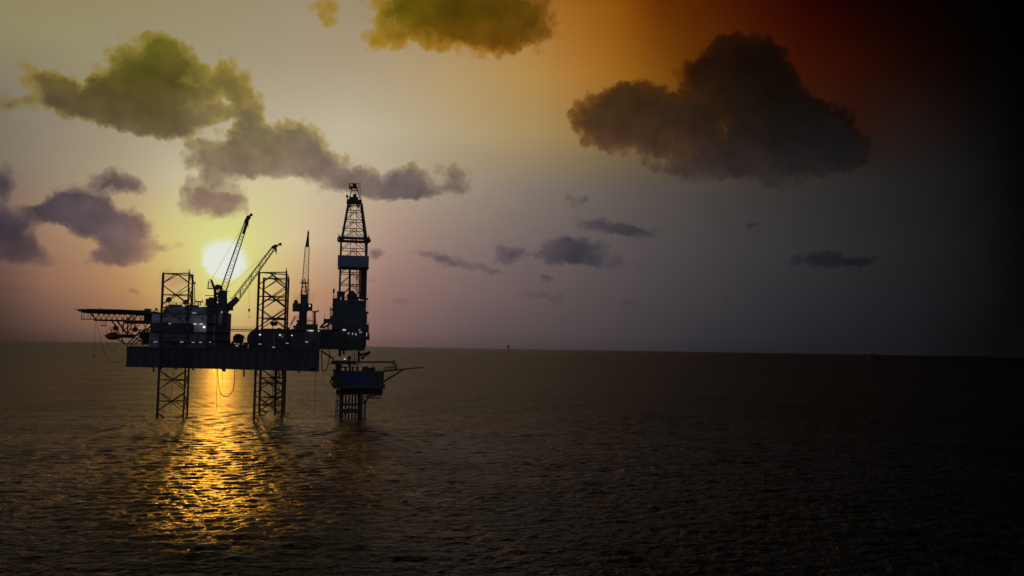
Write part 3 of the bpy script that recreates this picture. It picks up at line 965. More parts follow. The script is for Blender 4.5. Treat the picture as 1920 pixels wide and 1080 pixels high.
for k in range(7):
    mb.tube(P(544.5, 611, Y3 - .45).lerp(P(553.5, 596, Y3 - .45), k / 6), P(544.5, 606, Y3 - .45).lerp(P(553.5, 591, Y3 - .45), k / 6), .05)
mb.build('stair', M['steel'], t)

# ------------------------------------------------------------------ deck amidships
YD = Yf(450) + 8
t = thing('gangway_bridge', 'level footbridge with hand rails from the stair tower to the twin legs', 'footbridge', P(452, 620, YD))
mb = MB(); mb.bar(P(423, 617.8, YD), P(484, 618.6, YD), 1.4, .35); mb.build('deck', M['leg'], t)
MB().tube(P(423, 620.6, YD), P(484, 621.3, YD), .12).build('pipe_run', M['leg'], t)
MB().rail([P(423, 617.4, YD - .7), P(484, 618.2, YD - .7)], .95, .05, 1.4).build('railing', M['leg'], t)


def reel(px, py, rpx, Y, wd, label):
    c = P(px, py, Y); r = rpx * Y / F
    t = thing('cable_reel', label, 'cable reel', (c.x, c.y, ZT))
    MB().lathe(c - E2 * wd / 2, E2, [(0, r * .55), (0, r), (.12, r), (.14, r * .72), (wd - .14, r * .72), (wd - .12, r), (wd, r), (wd, r * .55)], 28).build('drum', M['rubber'], t)
    mb = MB()
    for s_ in (-1, 1):
        o = E2 * (s_ * (wd / 2 + .25))
        for e in (-1, 1):
            mb.tube(c + o, Vector((c.x, c.y, ZT)) + o + E1 * (e * r * .8), .14)
    mb.build('stand', M['steel'], t)


reel(446.8, 635, 9.3, YD - 2, 2.2, 'round dark cable reel on deck under the footbridge, sky showing round it')
t = thing('davit_frame', 'small braced deck frame in the bright gap beside the cable reel', 'davit', P(454, 650, YD))
MB().tube(P(450, 645, YD), P(456.5, 630, YD), .22).tube(P(451, 634, YD), P(457, 645, YD), .2).tube(P(456, 628, YD), P(459, 636, YD), .2).build('strut', M['steel'], t)
MB().tube(P(453, 650, YD), P(453, 641, YD), .3).build('post', M['steel'], t)
MB().lathe(P(454, 639, YD), E2, [(-.3, .5), (.3, .5)], 10).build('winch_drum', M['steel'], t)

YK = Yf(482) + 5
t = thing('storage_tank', 'big humped cylindrical tank left of the twin legs', 'tank', P(482, 652, YK))
c = P(482, 636, YK); r = 18.5 * YK / F
MB().lathe(c, E2, [(-.3, .2), (-.1, r * .7), (0.3, r), (9, r), (9.4, r * .7)], 28).build('shell', M['deck'], t, False)
MB().box(c - UP * r * .75 + E2 * 2, r * .85, .3, r * .4).box(c - UP * r * .75 + E2 * 7, r * .85, .3, r * .4).build('saddle', M['steel'], t)
MB().tube(c + UP * r * .9 + E2 * 3, c + UP * (r + 1.0) + E2 * 3, .3).tube(c + UP * r * .9 + E2 * 6 - E1, c + UP * (r + .6) + E2 * 6 - E1, .4).build('hatch', M['steel'], t)
lamp(t, 487.5, 627.5, YK - .6, 3.2, 2.6, 'lamp')

YJ = Yf(515) + 3
t = thing('jacking_frame', 'bulky dark jacking structure round the foot of the twin legs on deck', 'jacking frame', P(515, 652, YJ))
fbox(mb := MB(), 492, 545, 622, 654, YJ, 3.2); mb.build('front_casing', M['steel'], t)
fbox(mb := MB(), 489, 548, 616.5, 622, YJ + 22, 4); mb.build('rear_casing', M['steel'], t)
for px, y0 in ((496, 619), (504, 617.5), (523, 615), (533, 618), (541, 613.5)):
    fbox(mb := MB(), px - 3, px + 3, y0, 622.2, YJ + .6, 2); mb.build('gear_box', M['steel'], t)
MB().rail([P(493, 622, YJ), P(530, 622, YJ)], 1.1, .05, 1.6).build('railing', M['steel'], t)
for px, py, wd, hh, mt in ((525, 628, 3, 2.6, 'lamp'), (529.6, 630.5, 1.6, 1.6, 'lampd')):
    lamp(t, px, py, YJ - .3, wd, hh, mt)
mb = MB()
for px in (498, 507, 514, 536):
    mb.tube(P(px, 652, YJ - .3), P(px, 626, YJ - .3), .16)
mb.build('riser_pipe', M['houselow'], t)

t = thing('crane_load', 'small hooked bundle hanging low inside the twin legs', 'load', P(516, 612, YJ + 6))
MB().lathe(P(514, 607, YJ + 6), E1, [(-1.3, .2), (-.9, .75), (.6, .8), (1.2, .4)], 12).build('bundle', M['steel'], t)
MB().tube(P(511, 613, YJ + 6), P(518, 604, YJ + 6), .15).tube(P(510.5, 618, YJ + 6), P(512, 607, YJ + 6), .14).build('sling', M['steel'], t)

YG = Yf(566) + 3
t = thing('generator_house', 'long low dark deckhouse under the stern crane', 'deckhouse', P(566, 652, YG))
fbox(mb := MB(), 545.5, 600, 618.4, 655, YG, 14); mb.build('walls', M['steel'], t)
fbox(mb := MB(), 555, 595, 607.5, 618.3, YG + 2, 9); mb.build('upper_house', M['steel'], t)
fbox(mb := MB(), 544.5, 601, 617, 618.6, YG - .6, 16); mb.build('roof', M['steel'], t)
MB().rail([P(572, 607.5, YG + 2), P(595, 607.5, YG + 2)], .9, .05, 1.4).build('railing', M['steel'], t)
for px, py, wd, mt in ((583.4, 620, 8, 'lamp'), (577, 619.8, 3, 'lampd'), (547.4, 629, 2.6, 'lamp'), (545.6, 617, 4.5, 'lamp'), (597.5, 620.6, 2, 'lamp'), (575, 641, 5, 'lampd')):
    lamp(t, px, py, YG - .9, wd, 1.8, mt)
for px in (553, 560, 570, 588):
    fbox(mb := MB(), px - 1.2, px + 1.2, 640, 652, YG - .25, .4); mb.build('door', M['deck'], t)

t = thing('light_mast', 'stout T-shaped lamp post on the deckhouse right of the stern crane', 'lamp post', P(589.8, 607.5, YG + 5))
Y = YG + 5
MB().tube(P(590.4, 608, Y), P(590.2, 585, Y), .42, .34, 8).build('post', M['steel'], t)
MB().bar(P(585.5, 584, Y), P(596.5, 584, Y), .5, .35).bar(P(595, 584, Y), P(597.3, 582, Y), .4, .5).bar(P(590, 587, Y), P(593.5, 584.5, Y), .3, .3).bar(P(590.5, 587, Y), P(587, 584.5, Y), .3, .3).build('cross_arm', M['steel'], t)
mb = MB()
for o in (585.9, 587.8):
    mb.tube(P(o, 608, Y), P(o, 584.5, Y), .06)
for k in range(9):
    mb.tube(P(585.9, 586 + k * 2.5, Y), P(587.8, 586 + k * 2.5, Y), .05)
mb.build('ladder', M['steel'], t)

# small deck furniture that breaks the skyline
for px, y0, y1, Y, r, label in ((552.5, 612, 617.4, YG + 3, .55, 'low mushroom ventilator left of the stern crane foot'),
                                (558.5, 601.5, 617.4, YG + 3, .45, 'tall mushroom ventilator beside the stern crane stair'),
                                (538.5, 606, 622, YJ + 5, .4, 'mushroom ventilator at the right foot of the twin legs'),
                                (437, 641, 651, YD, .5, 'squat ventilator left of the cable reel')):
    a, b = P(px, y1, Y), P(px, y0, Y)
    t = thing('ventilator', label, 'ventilator', a, 'ventilators on the rig deck')
    MB().tube(a, b, r * .6, r * .6, 10).build('stack', M['steel'], t)
    MB().lathe(b, UP, [(-.35, r * 1.25), (-.1, r * 1.3), (.25, r * .7), (.35, .05)], 12).build('cowl', M['steel'], t)
for x0, x1, y0, Y, mt, label in ((427, 437, 643, YD - 3, 'deck', 'low dark equipment box on deck beside the stair tower'),
                                 (456.5, 463.5, 642, YD - 4, 'steel', 'small equipment box right of the cable reel'),
                                 (439, 456, 645.5, YD - 6, 'deck', 'flat equipment skid in front of the cable reel')):
    t = thing('deck_container', label, 'container', P((x0 + x1) / 2, 652, Y), 'boxes on the rig deck')
    fbox(mb := MB(), x0, x1, y0, 653, Y, 3); mb.build('shell', M[mt], t)
    mb = MB()
    for k in range(4):
        fbox(mb, x0 + (x1 - x0) * (k + .35) / 4, x0 + (x1 - x0) * (k + .6) / 4, y0 + .8, 652, Y - .1, .12)
    mb.build('corrugation', M[mt], t)

# ------------------------------------------------------------------ helideck
YL = Yf(240) + 3
c0 = P(217, 584.5, YL + 8)
heli = thing('helideck', 'flat helicopter deck on slanting struts cantilevered off the bow', 'helideck', P(236, 645, YL))
rad = 62.5 * (YL + 8) / F
oct_ = [(c0.x + rad * math.cos(R(22.5 + 45 * k)), c0.y + rad * math.sin(R(22.5 + 45 * k))) for k in range(8)]
zt_, zb_ = pz(214, 582, YL + 8), pz(214, 587.6, YL + 8)
MB().prism(oct_, zt_ - .8, zt_).build('landing_slab', M['deck'], heli)
mb = MB()
for k in range(8):
    a, b = Vector((*oct_[k], 0)), Vector((*oct_[(k + 1) % 8], 0))
    mid = (a + b) / 2; o = (mid - Vector((c0.x, c0.y, 0))).normalized()
    ln = (b - a)
    nn = 6
    for z_, oo, rr in ((zt_ - .05, 1.5, .06), (zt_ - .45, .75, .05)):
        mb.tube(a + o * oo + UP * z_, b + o * oo + UP * z_, rr, n=4)
    for j in range(nn + 1):
        p = a.lerp(b, j / nn)
        mb.tube(p + UP * (zt_ - .75), p + o * 1.5 + UP * (zt_ - .05), .06, n=4)
mb.build('safety_net', M['leg'], heli)
mb = MB()
for k in range(-5, 6):                       # deck beams below the slab, each way
    h = math.sqrt(max(.1, (rad * .93) ** 2 - (k * rad / 6) ** 2))
    p = Vector((c0.x, c0.y, zb_ + .42)) + E2 * (k * rad / 6)
    mb.bar(p - E1 * h, p + E1 * h, .3, 1.0)
for k in range(-4, 5):
    h = math.sqrt(max(.1, (rad * .93) ** 2 - (k * rad / 5) ** 2))
    p = Vector((c0.x, c0.y, zb_ + .3)) + E1 * (k * rad / 5)
    mb.bar(p - E2 * h, p + E2 * h, .25, .9)
mb.build('deck_beam', M['steel'], heli)


def PP(px, py, dY=0.0):
    return P(px, py, YL + 8 + dY)


for dY in (-4.5, 4.5):
    mb = MB()
    mb.tube(PP(176.7, 600, dY), PP(236, 601.5, dY), .34).tube(PP(171, 589, dY), PP(181, 600, dY), .26)
    mb.tube(PP(234, 601.5, dY), PP(286, 603, dY), .36)
    xs = [179, 189, 199, 209, 219, 229, 240, 252, 264, 276]
    for i, x in enumerate(xs):
        mb.tube(PP(x, 600.4, dY), PP(x - 5 + (i % 3), 588, dY), .14)
        mb.tube(PP(x, 600.4, dY), PP(x + 6, 588, dY), .16)
    for x0, x1 in ((236, 251), (241, 256), (248, 262)):
        mb.tube(PP(x0, 600, dY), PP(x1, 588.5, dY), .18)
    mb.build('truss_girder', M['leg'], heli)
for dY in (-4.5, 4.5):
    mb = MB()
    for a, b, r in (((209, 601), (219, 613), .27), ((219, 601), (237, 625), .3), ((232.5, 598), (230, 624), .24), ((221, 601), (231, 620), .2), ((240, 604), (238.5, 626), .26), ((249, 605), (239, 627), .2),
                    ((215, 610), (234, 646), .22), ((226, 612), (241, 601.5), .15), ((231, 621), (250, 603), .17), ((245, 646), (283, 611), .24), ((238, 646), (262, 622), .26), ((252, 646), (285, 618), .2),
                    ((241, 622), (270, 646), .2), ((250, 607), (268, 629), .16), ((244, 618), (262, 609), .15), ((252, 630), (284, 612), .22), ((262, 640), (286, 628), .18), ((255, 606), (247, 626), .16),
                    ((268, 604), (279, 628), .15), ((278, 605), (262, 631), .17), ((284, 606), (266, 646), .16)):
        mb.tube(PP(*a, dY), PP(*b, dY), r, n=6)
    mb.build('support_strut', M['leg'], heli)
mb = MB()
for yy, x0, x1 in ((606, 234, 287), (619, 246, 285), (628.5, 226, 272)):
    mb.tube(PP(x0, yy, -4.5), PP(x1, yy, -4.5), .2); mb.tube(PP(x0, yy, 4.5), PP(x1, yy, 4.5), .2)
for x, yy in ((180, 600.3), (200, 600.6), (219, 601), (236, 601.5), (252, 603), (268, 603), (233, 625), (240, 626)):
    mb.tube(PP(x, yy, -4.5), PP(x, yy, 4.5), .2)
mb.build('cross_member', M['leg'], heli)
fbox(mb := MB(), 235, 286, 600.4, 606.6, YL + 2, 9); mb.build('access_platform', M['steel'], heli)
fbox(mb := MB(), 249, 254, 614, 622, YL + 6, 3); fbox(mb, 262, 284, 622, 634, YL + 6, 5); fbox(mb, 266, 283, 632, 646, YL + 5, 5); fbox(mb, 270, 286, 592, 601, YL + 6, 5); mb.build('equipment_box', M['steel'], heli)
MB().rail([PP(236, 600.4, -6), PP(285, 600.4, -6)], 1.1, .06, 1.4).build('railing', M['leg'], heli)
mb = MB()
for dY in (-2.5, 2.5):
    mb.tube(PP(152, 598.4, dY), PP(177, 598.8, dY), .16).tube(PP(152.6, 588, dY), PP(152.4, 598.4, dY), .12)
    for x in (157.5, 165, 170):
        mb.tube(PP(x, 588, dY), PP(x, 598.5, dY), .1)
mb.tube(PP(152, 598.4, -2.5), PP(152, 598.4, 2.5), .12)
mb.build('catwalk_cage', M['leg'], heli)
mb = MB()
for dY in (-1, 1):
    mb.tube(PP(188.6, 610.6, dY), PP(198.6, 610.9, dY), .18)
    for x in (189, 192.2, 195.3, 198.2):
        mb.tube(PP(x, 601, dY), PP(x, 610.8, dY), .07)
mb.tube(PP(188.6, 610.6, -1), PP(188.6, 610.6, 1), .1).tube(PP(198.6, 610.9, -1), PP(198.6, 610.9, 1), .1)
mb.build('inspection_cradle', M['leg'], heli)
MB().tube(PP(187.2, 582, -2), PP(187.2, 578.2, -2), .16).tube(PP(187.4, 580, -2), PP(187.4, 576.4, -2), .1).build('wind_sock_post', M['steel'], heli)
MB().box(PP(277, 582.6, -6), 1.1, .7, .75).box(PP(273, 584, -6), .8, .6, .5).box(PP(283, 586.6, -6), 1.5, .8, .3).build('foam_monitor', M['steel'], heli)
fbox(mb := MB(), 255, 283, 585.4, 591.4, YL + 4, 6); mb.build('end_girder', M['steel'], heli)
MB().bar(PP(281, 585.4, -3), PP(297, 585.8, -3), 1.8, .3).rail([PP(283, 585.5, -3.8), PP(297, 585.6, -3.8)], .8, .05, 1).build('boarding_bridge', M['steel'], heli)
fbox(mb := MB(), 205, 222, 617.6, 618.7, YL + 5, 3); mb.build('boat_platform', M['steel'], heli)
MB().rail([PP(205, 617.6, -3), PP(222, 617.6, -3)], 1.15, .06, 1.0).build('boat_platform_railing', M['leg'], heli)
fbox(mb := MB(), 212.5, 219, 612, 618, YL + 5.5, 2); mb.build('winch_box', M['steel'], heli)
for px in (208.5, 213.5, 217.5):
    MB().tube(PP(px, 618.4, -1.5), PP(px + 2, 627, -1.5), .16).build('davit_arm', M['leg'], heli)
fbox(mb := MB(), 219, 247, 626.5, 633.5, YL + 6, 4); mb.build('launch_cradle', M['steel'], heli)
MB().tube(PP(216.7, 635, -1), PP(234.5, 646, -1), .14).tube(PP(219, 634, 1), PP(236, 645, 1), .14).build('cradle_stay', M['leg'], heli)

# lifeboat hung below it, bow out over the sea
lc = PP(208.5, 630.4, -1.5)
boat = thing('lifeboat', 'enclosed lens-shaped lifeboat hung under the helideck with its pointed bow outboard', 'lifeboat', lc)
ax = (-E1 + UP * .05).normalized()
MB().lathe(lc, ax, [(-2.9, .2), (-2.6, .8), (-1.4, 1.28), (0, 1.42), (1.0, 1.18), (1.7, .7), (2.05, .32), (2.5, .12), (3.0, .03)], 18).build('shell', M['orange'], boat, True)
MB().box(lc - ax * 1.2 + UP * 1.25, .7, .55, .35).build('wheelhouse', M['orange'], boat)
MB().lathe(lc - ax * 2.9 - UP * .5, ax, [(-.15, .3), (.15, .3)], 10).build('propeller_guard', M['steel'], boat)

# hoses and lines hanging from the bow
def hang(name, pts, r, label, cat, mat='rubber', extra=None):
    t = MB().path(pts, r, 5)
    if extra:
        extra(t)
    o = t.build(name, M[mat], base=pts[0])
    tag(o, label, cat)
    return o


def curve(pts, n=6):
    """Catmull-Rom through the points"""
    pts = [Vector(p) for p in pts]
    ex = [pts[0] * 2 - pts[1]] + pts + [pts[-1] * 2 - pts[-2]]
    out_ = []
    for i in range(1, len(ex) - 2):
        a, b, c, d = ex[i - 1:i + 3]
        for k in range(n):
            t = k / n
            out_.append(.5 * ((2 * b) + (c - a) * t + (2 * a - 5 * b + 4 * c - d) * t * t + (3 * b - a - 3 * c + d) * t ** 3))
    out_.append(pts[-1])
    return out_


hang('mooring_line', [PP(178.4, 601), PP(177.6, 640), PP(176.2, 668)], .055, 'straight weighted line hanging plumb from the helideck tip', 'rope',
     extra=lambda m: m.lathe(PP(176.2, 669, 0), UP, [(-.25, .1), (0, .24), (.35, .1)], 8))
hang('bow_hose', curve([PP(181, 601.5), PP(185.5, 622), PP(192, 650), PP(200, 668), PP(210, 678.5), PP(219, 680), PP(228, 676), PP(235, 667)]), .07, 'longest slack line looping from helideck tip to the hull bow', 'hose')
hang('bow_hose', curve([PP(199, 602), PP(200, 630), PP(203, 653), PP(209, 659), PP(215, 656), PP(221, 643)]), .05, 'short slack loop of line just below the lifeboat', 'hose')

# hoses below the hull, against the glitter
Ym = Yf(420) + 6
hang('supply_hose', curve([P(407.5, 690, Ym), P(408.6, 705, Ym), P(411, 728, Ym), P(414.5, 738, Ym), P(419, 742.5, Ym), P(426, 743, Ym), P(432, 739.5, Ym), P(437, 730, Ym), P(439, 716, Ym), P(440.7, 690, Ym)]), .13, 'thick U-shaped hose slung under the middle of the hull', 'hose')
hang('supply_hose', curve([P(443.5, 690, Ym + 3), P(442.5, 712, Ym + 3), P(439, 733, Ym + 3)]), .05, 'thin line end right of the U-shaped hose', 'hose')
hang('supply_hose', [P(416, 690, Ym + 4), P(416.5, 705, Ym + 4), P(417, 724, Ym + 4)], .06, 'thin line hanging inside the U-shaped hose', 'hose')
hang('mooring_line', [P(406.6, 690, Ym - 2), P(406.4, 730, Ym - 2), P(406.2, 768, Ym - 2)], .08, 'straight line dropping to the bright water left of the U-shaped hose', 'rope')
hang('mooring_line', [P(591.6, 694, 309), P(590.8, 740, 309), P(590, 776, 309)], .09, 'straight line dropping from the hull stern to the sea', 'rope')

# ------------------------------------------------------------------ cantilever and drill floor
YC = 327.0
cant = thing('drilling_cantilever', 'heavy dark cantilever carrying the derrick out past the hull stern', 'cantilever', P(645, 655, YC))
fbox(mb := MB(), 600.5, 684, 618, 655.5, YC, 16); mb.build('main_box', M['steel'], cant)
fbox(mb := MB(), 560, 625, 622, 653, YC + 1, 14); mb.build('girder_root', M['steel'], cant)
fbox(mb := MB(), 684.2, 686.5, 611, 650.5, YC + .5, 14); mb.build('end_wall', M['steel'], cant)
fbox(mb := MB(), 623, 689, 607.5, 617.8, YC - .3, 16); mb.build('drill_floor', M['steel'], cant)
fbox(mb := MB(), 686.7, 691.2, 608.5, 637, YC + 2, 6); fbox(mb, 689.5, 692.8, 626, 637.5, YC + 1, 4); mb.build('side_house', M['steel'], cant)
for x0, x1 in ((640, 660), (669, 682)):
    fbox(mb := MB(), x0, x1, 652.5, 657.5, YC + 3, 8); mb.build('bottom_skid', M['steel'], cant)
mb = MB()
for px in (606, 614, 622, 630, 647, 663, 676):
    fbox(mb, px, px + .9, 620, 654, YC - .25, .3)
mb.build('side_stiffener', M['hull'], cant)
for px, py, wd, hh, mt in ((645.4, 618.4, 6, 1.8, 'lamp'), (653.6, 625, 2, 3, 'lampd'), (661, 625.8, 1.6, 4, 'lampd'), (667.3, 626.8, 2, 4, 'lampd'), (676, 623, 5.5, 1.3, 'lampd'), (674, 618.6, 3.5, 1.3, 'lampd'), (614, 620.6, 1.8, 2, 'lampd'), (687.6, 627, 1.3, 7, 'lampd'), (626, 613.5, 7, 1.1, 'lampd')):
    lamp(cant, px, py, YC - .7, wd, hh, mt)
MB().rail([P(601, 618, YC), P(623, 618, YC)], 1.1, .05, 1.2).rail([P(686, 608.3, YC + 2), P(692, 608.3, YC + 2)], 1, .05, 1).build('railing', M['steel'], cant)
fbox(mb := MB(), 618.8, 638, 592, 608, YC - .8, 6); mb.build('driller_cabin', M['olive'], cant)
mb = MB()
for o in (0, 3.5):
    mb.bar(P(600, 614.5, YC + o), P(611, 603.5, YC + o), .5, .7).bar(P(609, 602.5, YC + o), P(620, 600.5, YC + o), .6, 1.3).bar(P(604, 615, YC + o), P(622, 606.5, YC + o), .5, .6)
    mb.tube(P(613, 618, YC + o), P(614, 608, YC + o), .25).tube(P(617.5, 618, YC + o), P(616, 606, YC + o), .25).tube(P(608, 618, YC + o), P(608.5, 611, YC + o), .2)
mb.box(P(612.5, 602, YC + 2), 1.1, 1.8, .8)
mb.build('pipe_ramp', M['steel'], cant)
MB().tube(P(608.6, 602, YC + 2), P(608.4, 588.5, YC + 2), .07).build('whip_aerial', M['steel'], cant)
mb = MB()
mb.tube(P(619.2, 600, YC), P(619.2, 574.5, YC), .13).tube(P(622.2, 600, YC), P(622.2, 578, YC), .1).bar(P(618.8, 580.6, YC), P(623.5, 580.6, YC), 1.2, .35).bar(P(618.8, 578.4, YC), P(623.5, 578.4, YC), 1.2, .15)
for k in range(7):
    mb.tube(P(619.2, 583 + k * 2.3, YC), P(622.2, 583 + k * 2.3, YC), .06)
mb.build('ladder_tower', M['steel'], cant)
# risers and pipes hanging under it
mb_list = ((634.4, 655, 677, .05), (637.4, 655, 668.5, .5), (644.8, 655, 665, .42), (641, 655, 676, .05), (652, 655, 676, .06), (658.5, 655, 677, .06), (664, 655, 690, .16), (667.8, 655, 690, .14), (671.3, 655, 690, .2), (661, 655, 676, .06), (675, 655, 668, .2))
for px, y0, y1, r in mb_list:
    MB().tube(P(px, y0 - 2, YC + 7), P(px, y1, YC + 7), r).build('hanging_pipe', M['steel'], cant)
MB().bar(P(601.5, 657.5, YC - 8), P(626, 673.5, YC - 2), .4, .5).build('link_brace', M['steel'], cant)

# ------------------------------------------------------------------ derrick
YR = 329.5
der = thing('drilling_derrick', 'tall tapering lattice drilling derrick, highest structure on the rig', 'derrick', P(657, 608, YR))
hw = (P(686, 570, YR) - P(635.6, 570, YR)).length / 2 - .25
cb_ = (P(635.6, 570, YR) + P(686, 570, YR)) / 2 + E2 * hw
z_y = lambda py: pz(661, py, YR)
zw, zk, zc = z_y(609), z_y(456), z_y(379)
hwt = (P(676.2, 379, YR + 3) - P(652.2, 379, YR + 3)).length / 2


def dw(z):
    return hw if z <= zk else hw + (hwt - hw) * (z - zk) / (zc - zk)


def dc(i, j, z):
    h = dw(z)
    return Vector((cb_.x, cb_.y, z)) + E1 * (i * h) + E2 * (j * h)


for i, j in ((-1, -1), (1, -1), (1, 1), (-1, 1)):
    mb = MB()
    for za, zb2 in ((zw, zk), (zk, zc)):
        mb.bar(dc(i, j, za), dc(i, j, zb2), .62 if j < 0 else .5, .62 if j < 0 else .5)
    mb.build('derrick_leg', M['leg'], der)
lev = [z_y(v) for v in (557, 533, 511, 489, 466, 447.5, 428, 411, 393, 379.5)]
for fa, fb in (((-1, -1), (1, -1)), ((-1, 1), (1, 1)), ((-1, -1), (-1, 1)), ((1, -1), (1, 1))):
    mb = MB()
    for k, z in enumerate(lev):
        a, b = dc(*fa, z), dc(*fb, z)
        mb.bar(a, b, .2, .26)
        if k:
            lo = lev[k - 1]
            m = (a + b) / 2
            mb.bar(m, dc(*fa, lo), .2, .22).bar(m, dc(*fb, lo), .2, .22)
    mb.build('face_lattice', M['leg'], der)
# front portal columns, racked pipe and guide rails
for px in (655, ):
    MB().bar(P(px, 558, YR + .2), P(px + .6, 499, YR + .2), .6, .6).build('mast_column', M['leg'], der)
for px, y1, r, dY in ((657.2, 392, .12, 5), (668, 392, .1, 5), (663.5, 430, .05, 5), (661.5, 380, .05, 5)):
    MB().tube(P(px, 558, YR + dY), P(px + .8, y1, YR + dY), r).build('guide_rail', M['leg'], der)
mb = MB()
for k in range(7):
    px = 672.6 + k * 1.25
    if k == 4:
        continue
    mb.tube(P(px, 560, YR + 1.2 + (k % 3) * .4), P(px + .4, 500, YR + 1.2 + (k % 3) * .4), .125)
mb.build('racked_pipe', M['steel'], der)
mb = MB()
for k in range(4):
    mb.bar(P(667.5, 556 - k * 16, YR + 2), P(672, 548 - k * 16, YR + 2), .5, .16)
    mb.tube(P(668.2 + (k % 2) * 1.5, 557, YR + 1), P(668.6 + (k % 2) * 1.5, 502, YR + 1), .07)
mb.build('stair_flight', M['leg'], der)
# sheeting round the base
fbox(mb := MB(), 629.5, 683.8, 562.5, 583, YR - .6, 11.4); mb.build('upper_windwall', M['clad'], der)
fbox(mb := MB(), 624, 687.6, 583.2, 607.4, YR - 1.2, 12.6); mb.build('lower_windwall', M['clad'], der)
fbox(mb := MB(), 623.4, 632.5, 559, 583, YR - .8, 6); mb.build('dog_house', M['clad'], der)
fbox(mb := MB(), 632, 646.5, 546, 553, YR, 4); fbox(mb, 632, 636.5, 553, 562, YR, 4); fbox(mb, 640.4, 646, 553, 562, YR, 4); fbox(mb, 651.5, 672, 556, 562.4, YR, 4); mb.build('upper_gallery', M['steel'], der)
mb = MB()
a, b, c = P(651.5, 556, YR), P(668, 556, YR), P(660, 546, YR)
for q in (a, b):
    mb.bar(q, c, .8, 1.0)
mb.box((a + b + c) / 3, .9, .5, .8)
mb.build('travelling_block', M['steel'], der)
fbox(mb := MB(), 675.5, 683.6, 498, 562, YR + 8.6, .4); mb.build('rear_windwall', M['clad'], der)
MB().rail([P(624, 559, YR - .6), P(630, 559, YR - .6)], 1.2, .06, .8).tube(P(625.8, 559, YR), P(625.8, 543.8, YR), .12).box(P(625.9, 545.5, YR), .35, .3, .8).build('corner_platform', M['steel'], der)
fbox(mb := MB(), 684.2, 689.5, 560.5, 562, YR + 1, 2); mb.bar(P(686.5, 562, YR + 1), P(689.8, 558.5, YR + 1), .4, .5)
mb.tube(P(689.6, 564, YR + 1), P(689.9, 586, YR + 1), .06).box(P(688.6, 586.5, YR + 1), .5, .5, .3); mb.build('side_bracket', M['steel'], der)
mb = MB()
mb.bar(P(648, 580, YR - .75), P(661, 565.5, YR - .75), .1, .5).bar(P(630, 567, YR - .75), P(683, 567.2, YR - .75), .1, .3)
mb.build('wall_brace', M['steel'], der)
# racking boards and the faded sign
def collar(y0, y1, x0, x1, name, mat, over=.5):
    fbox(mb := MB(), x0, x1, y0, y1, YR - over, 2 * hw + 2 * over); return mb.build(name, M[mat], der)


zb_k = z_y(447)
mb = MB()
h = dw(zb_k) + .9
for s_ in (-1, 1):
    ctr = Vector((cb_.x, cb_.y, zb_k))
    mb.box(ctr + E2 * (s_ * h), h + .2, .4, .5).box(ctr + E1 * (s_ * h), .4, h, .45)
mb.build('racking_board', M['steel'], der)
mb = MB()
ctr = Vector((cb_.x, cb_.y, zb_k + .4))
mb.rail([ctr - E1 * h - E2 * h, ctr + E1 * h - E2 * h, ctr + E1 * h + E2 * h, ctr - E1 * h + E2 * h], 1.0, .05, 1.5, True)
mb.build('racking_board_railing', M['leg'], der)
mb = MB()
mb.path(curve([P(635.5, 443, YR), P(633.4, 446, YR), P(633.2, 451, YR), P(636, 454, YR)]), .2).tube(P(634.5, 446, YR), P(634.6, 438, YR), .09)
mb.path(curve([P(688.5, 453, YR), P(692.2, 454, YR), P(694.2, 451.5, YR), P(694, 449, YR)]), .32)
mb.build('boom_bracket', M['steel'], der)
sg = MB()
ctr = P(662.5, 489.5, YR - .7)
sg.box(ctr, 5.7, .16, 2.05).build('sign_board', M['sign'], der)
for s_ in (-1, 1):
    MB().box(Vector((cb_.x, cb_.y, ctr.z)) + E1 * (s_ * (hw + .55)), .16, hw, 2.05).build('side_windwall', M['clad'], der)
fbox(mb := MB(), 634.5, 691.5, 499.6, 501.6, YR - .9, 2 * hw + 1.6); mb.build('belly_board', M['steel'], der)
for k, (yy, x0, x1) in enumerate(((393, 647.8, 651), (427, 640, 645), (427, 688.5, 691), (411, 645.4, 650))):
    MB().tube(P(x0, yy, YR + 1), P(x1, yy, YR + 1), .08).build('lamp_bracket', M['steel'], der)
# crown
YX = YR + hw - hwt
fbox(mb := MB(), 650.8, 678.4, 373.5, 379, YX - .4, 2 * hwt + .8); mb.build('crown_platform', M['steel'], der)
fbox(mb := MB(), 655, 671.5, 369, 373.6, YX + .2, 3.4); fbox(mb, 662, 668.5, 363.5, 369.2, YX + .6, 2.6); mb.build('crown_block', M['steel'], der)
mb = MB()
mb.rail([P(651, 374, YX - .4), P(678, 374, YX - .4)], 1.0, .05, .9)
mb.tube(P(650.6, 372, YX), P(650, 365.5, YX), .22).lathe(P(651, 368, YX), E2, [(-.2, .5), (.2, .5)], 10)
mb.build('crown_railing', M['leg'], der)
mb = MB()
for dY in (.4, 2.6):
    mb.tube(P(655.5, 372, YX + dY), P(660.5, 350, YX + dY), .2).tube(P(675.2, 372, YX + dY), P(668.3, 350, YX + dY), .2).tube(P(658.5, 357, YX + dY), P(671, 357.2, YX + dY), .15)
    mb.tube(P(656.5, 352, YX + dY), P(672, 352.2, YX + dY), .14).tube(P(655, 343.8, YX + dY), P(674, 344.4, YX + dY), .13)
    mb.tube(P(655, 349, YX + dY), P(662, 346, YX + dY), .12).tube(P(660.5, 352, YX + dY), P(664.5, 343.5, YX + dY), .14).tube(P(668.3, 352, YX + dY), P(664.5, 343.5, YX + dY), .14)
    mb.tube(P(655.2, 353, YX + dY), P(654.8, 344, YX + dY), .2).tube(P(673.5, 352, YX + dY), P(672.5, 344, YX + dY), .12)
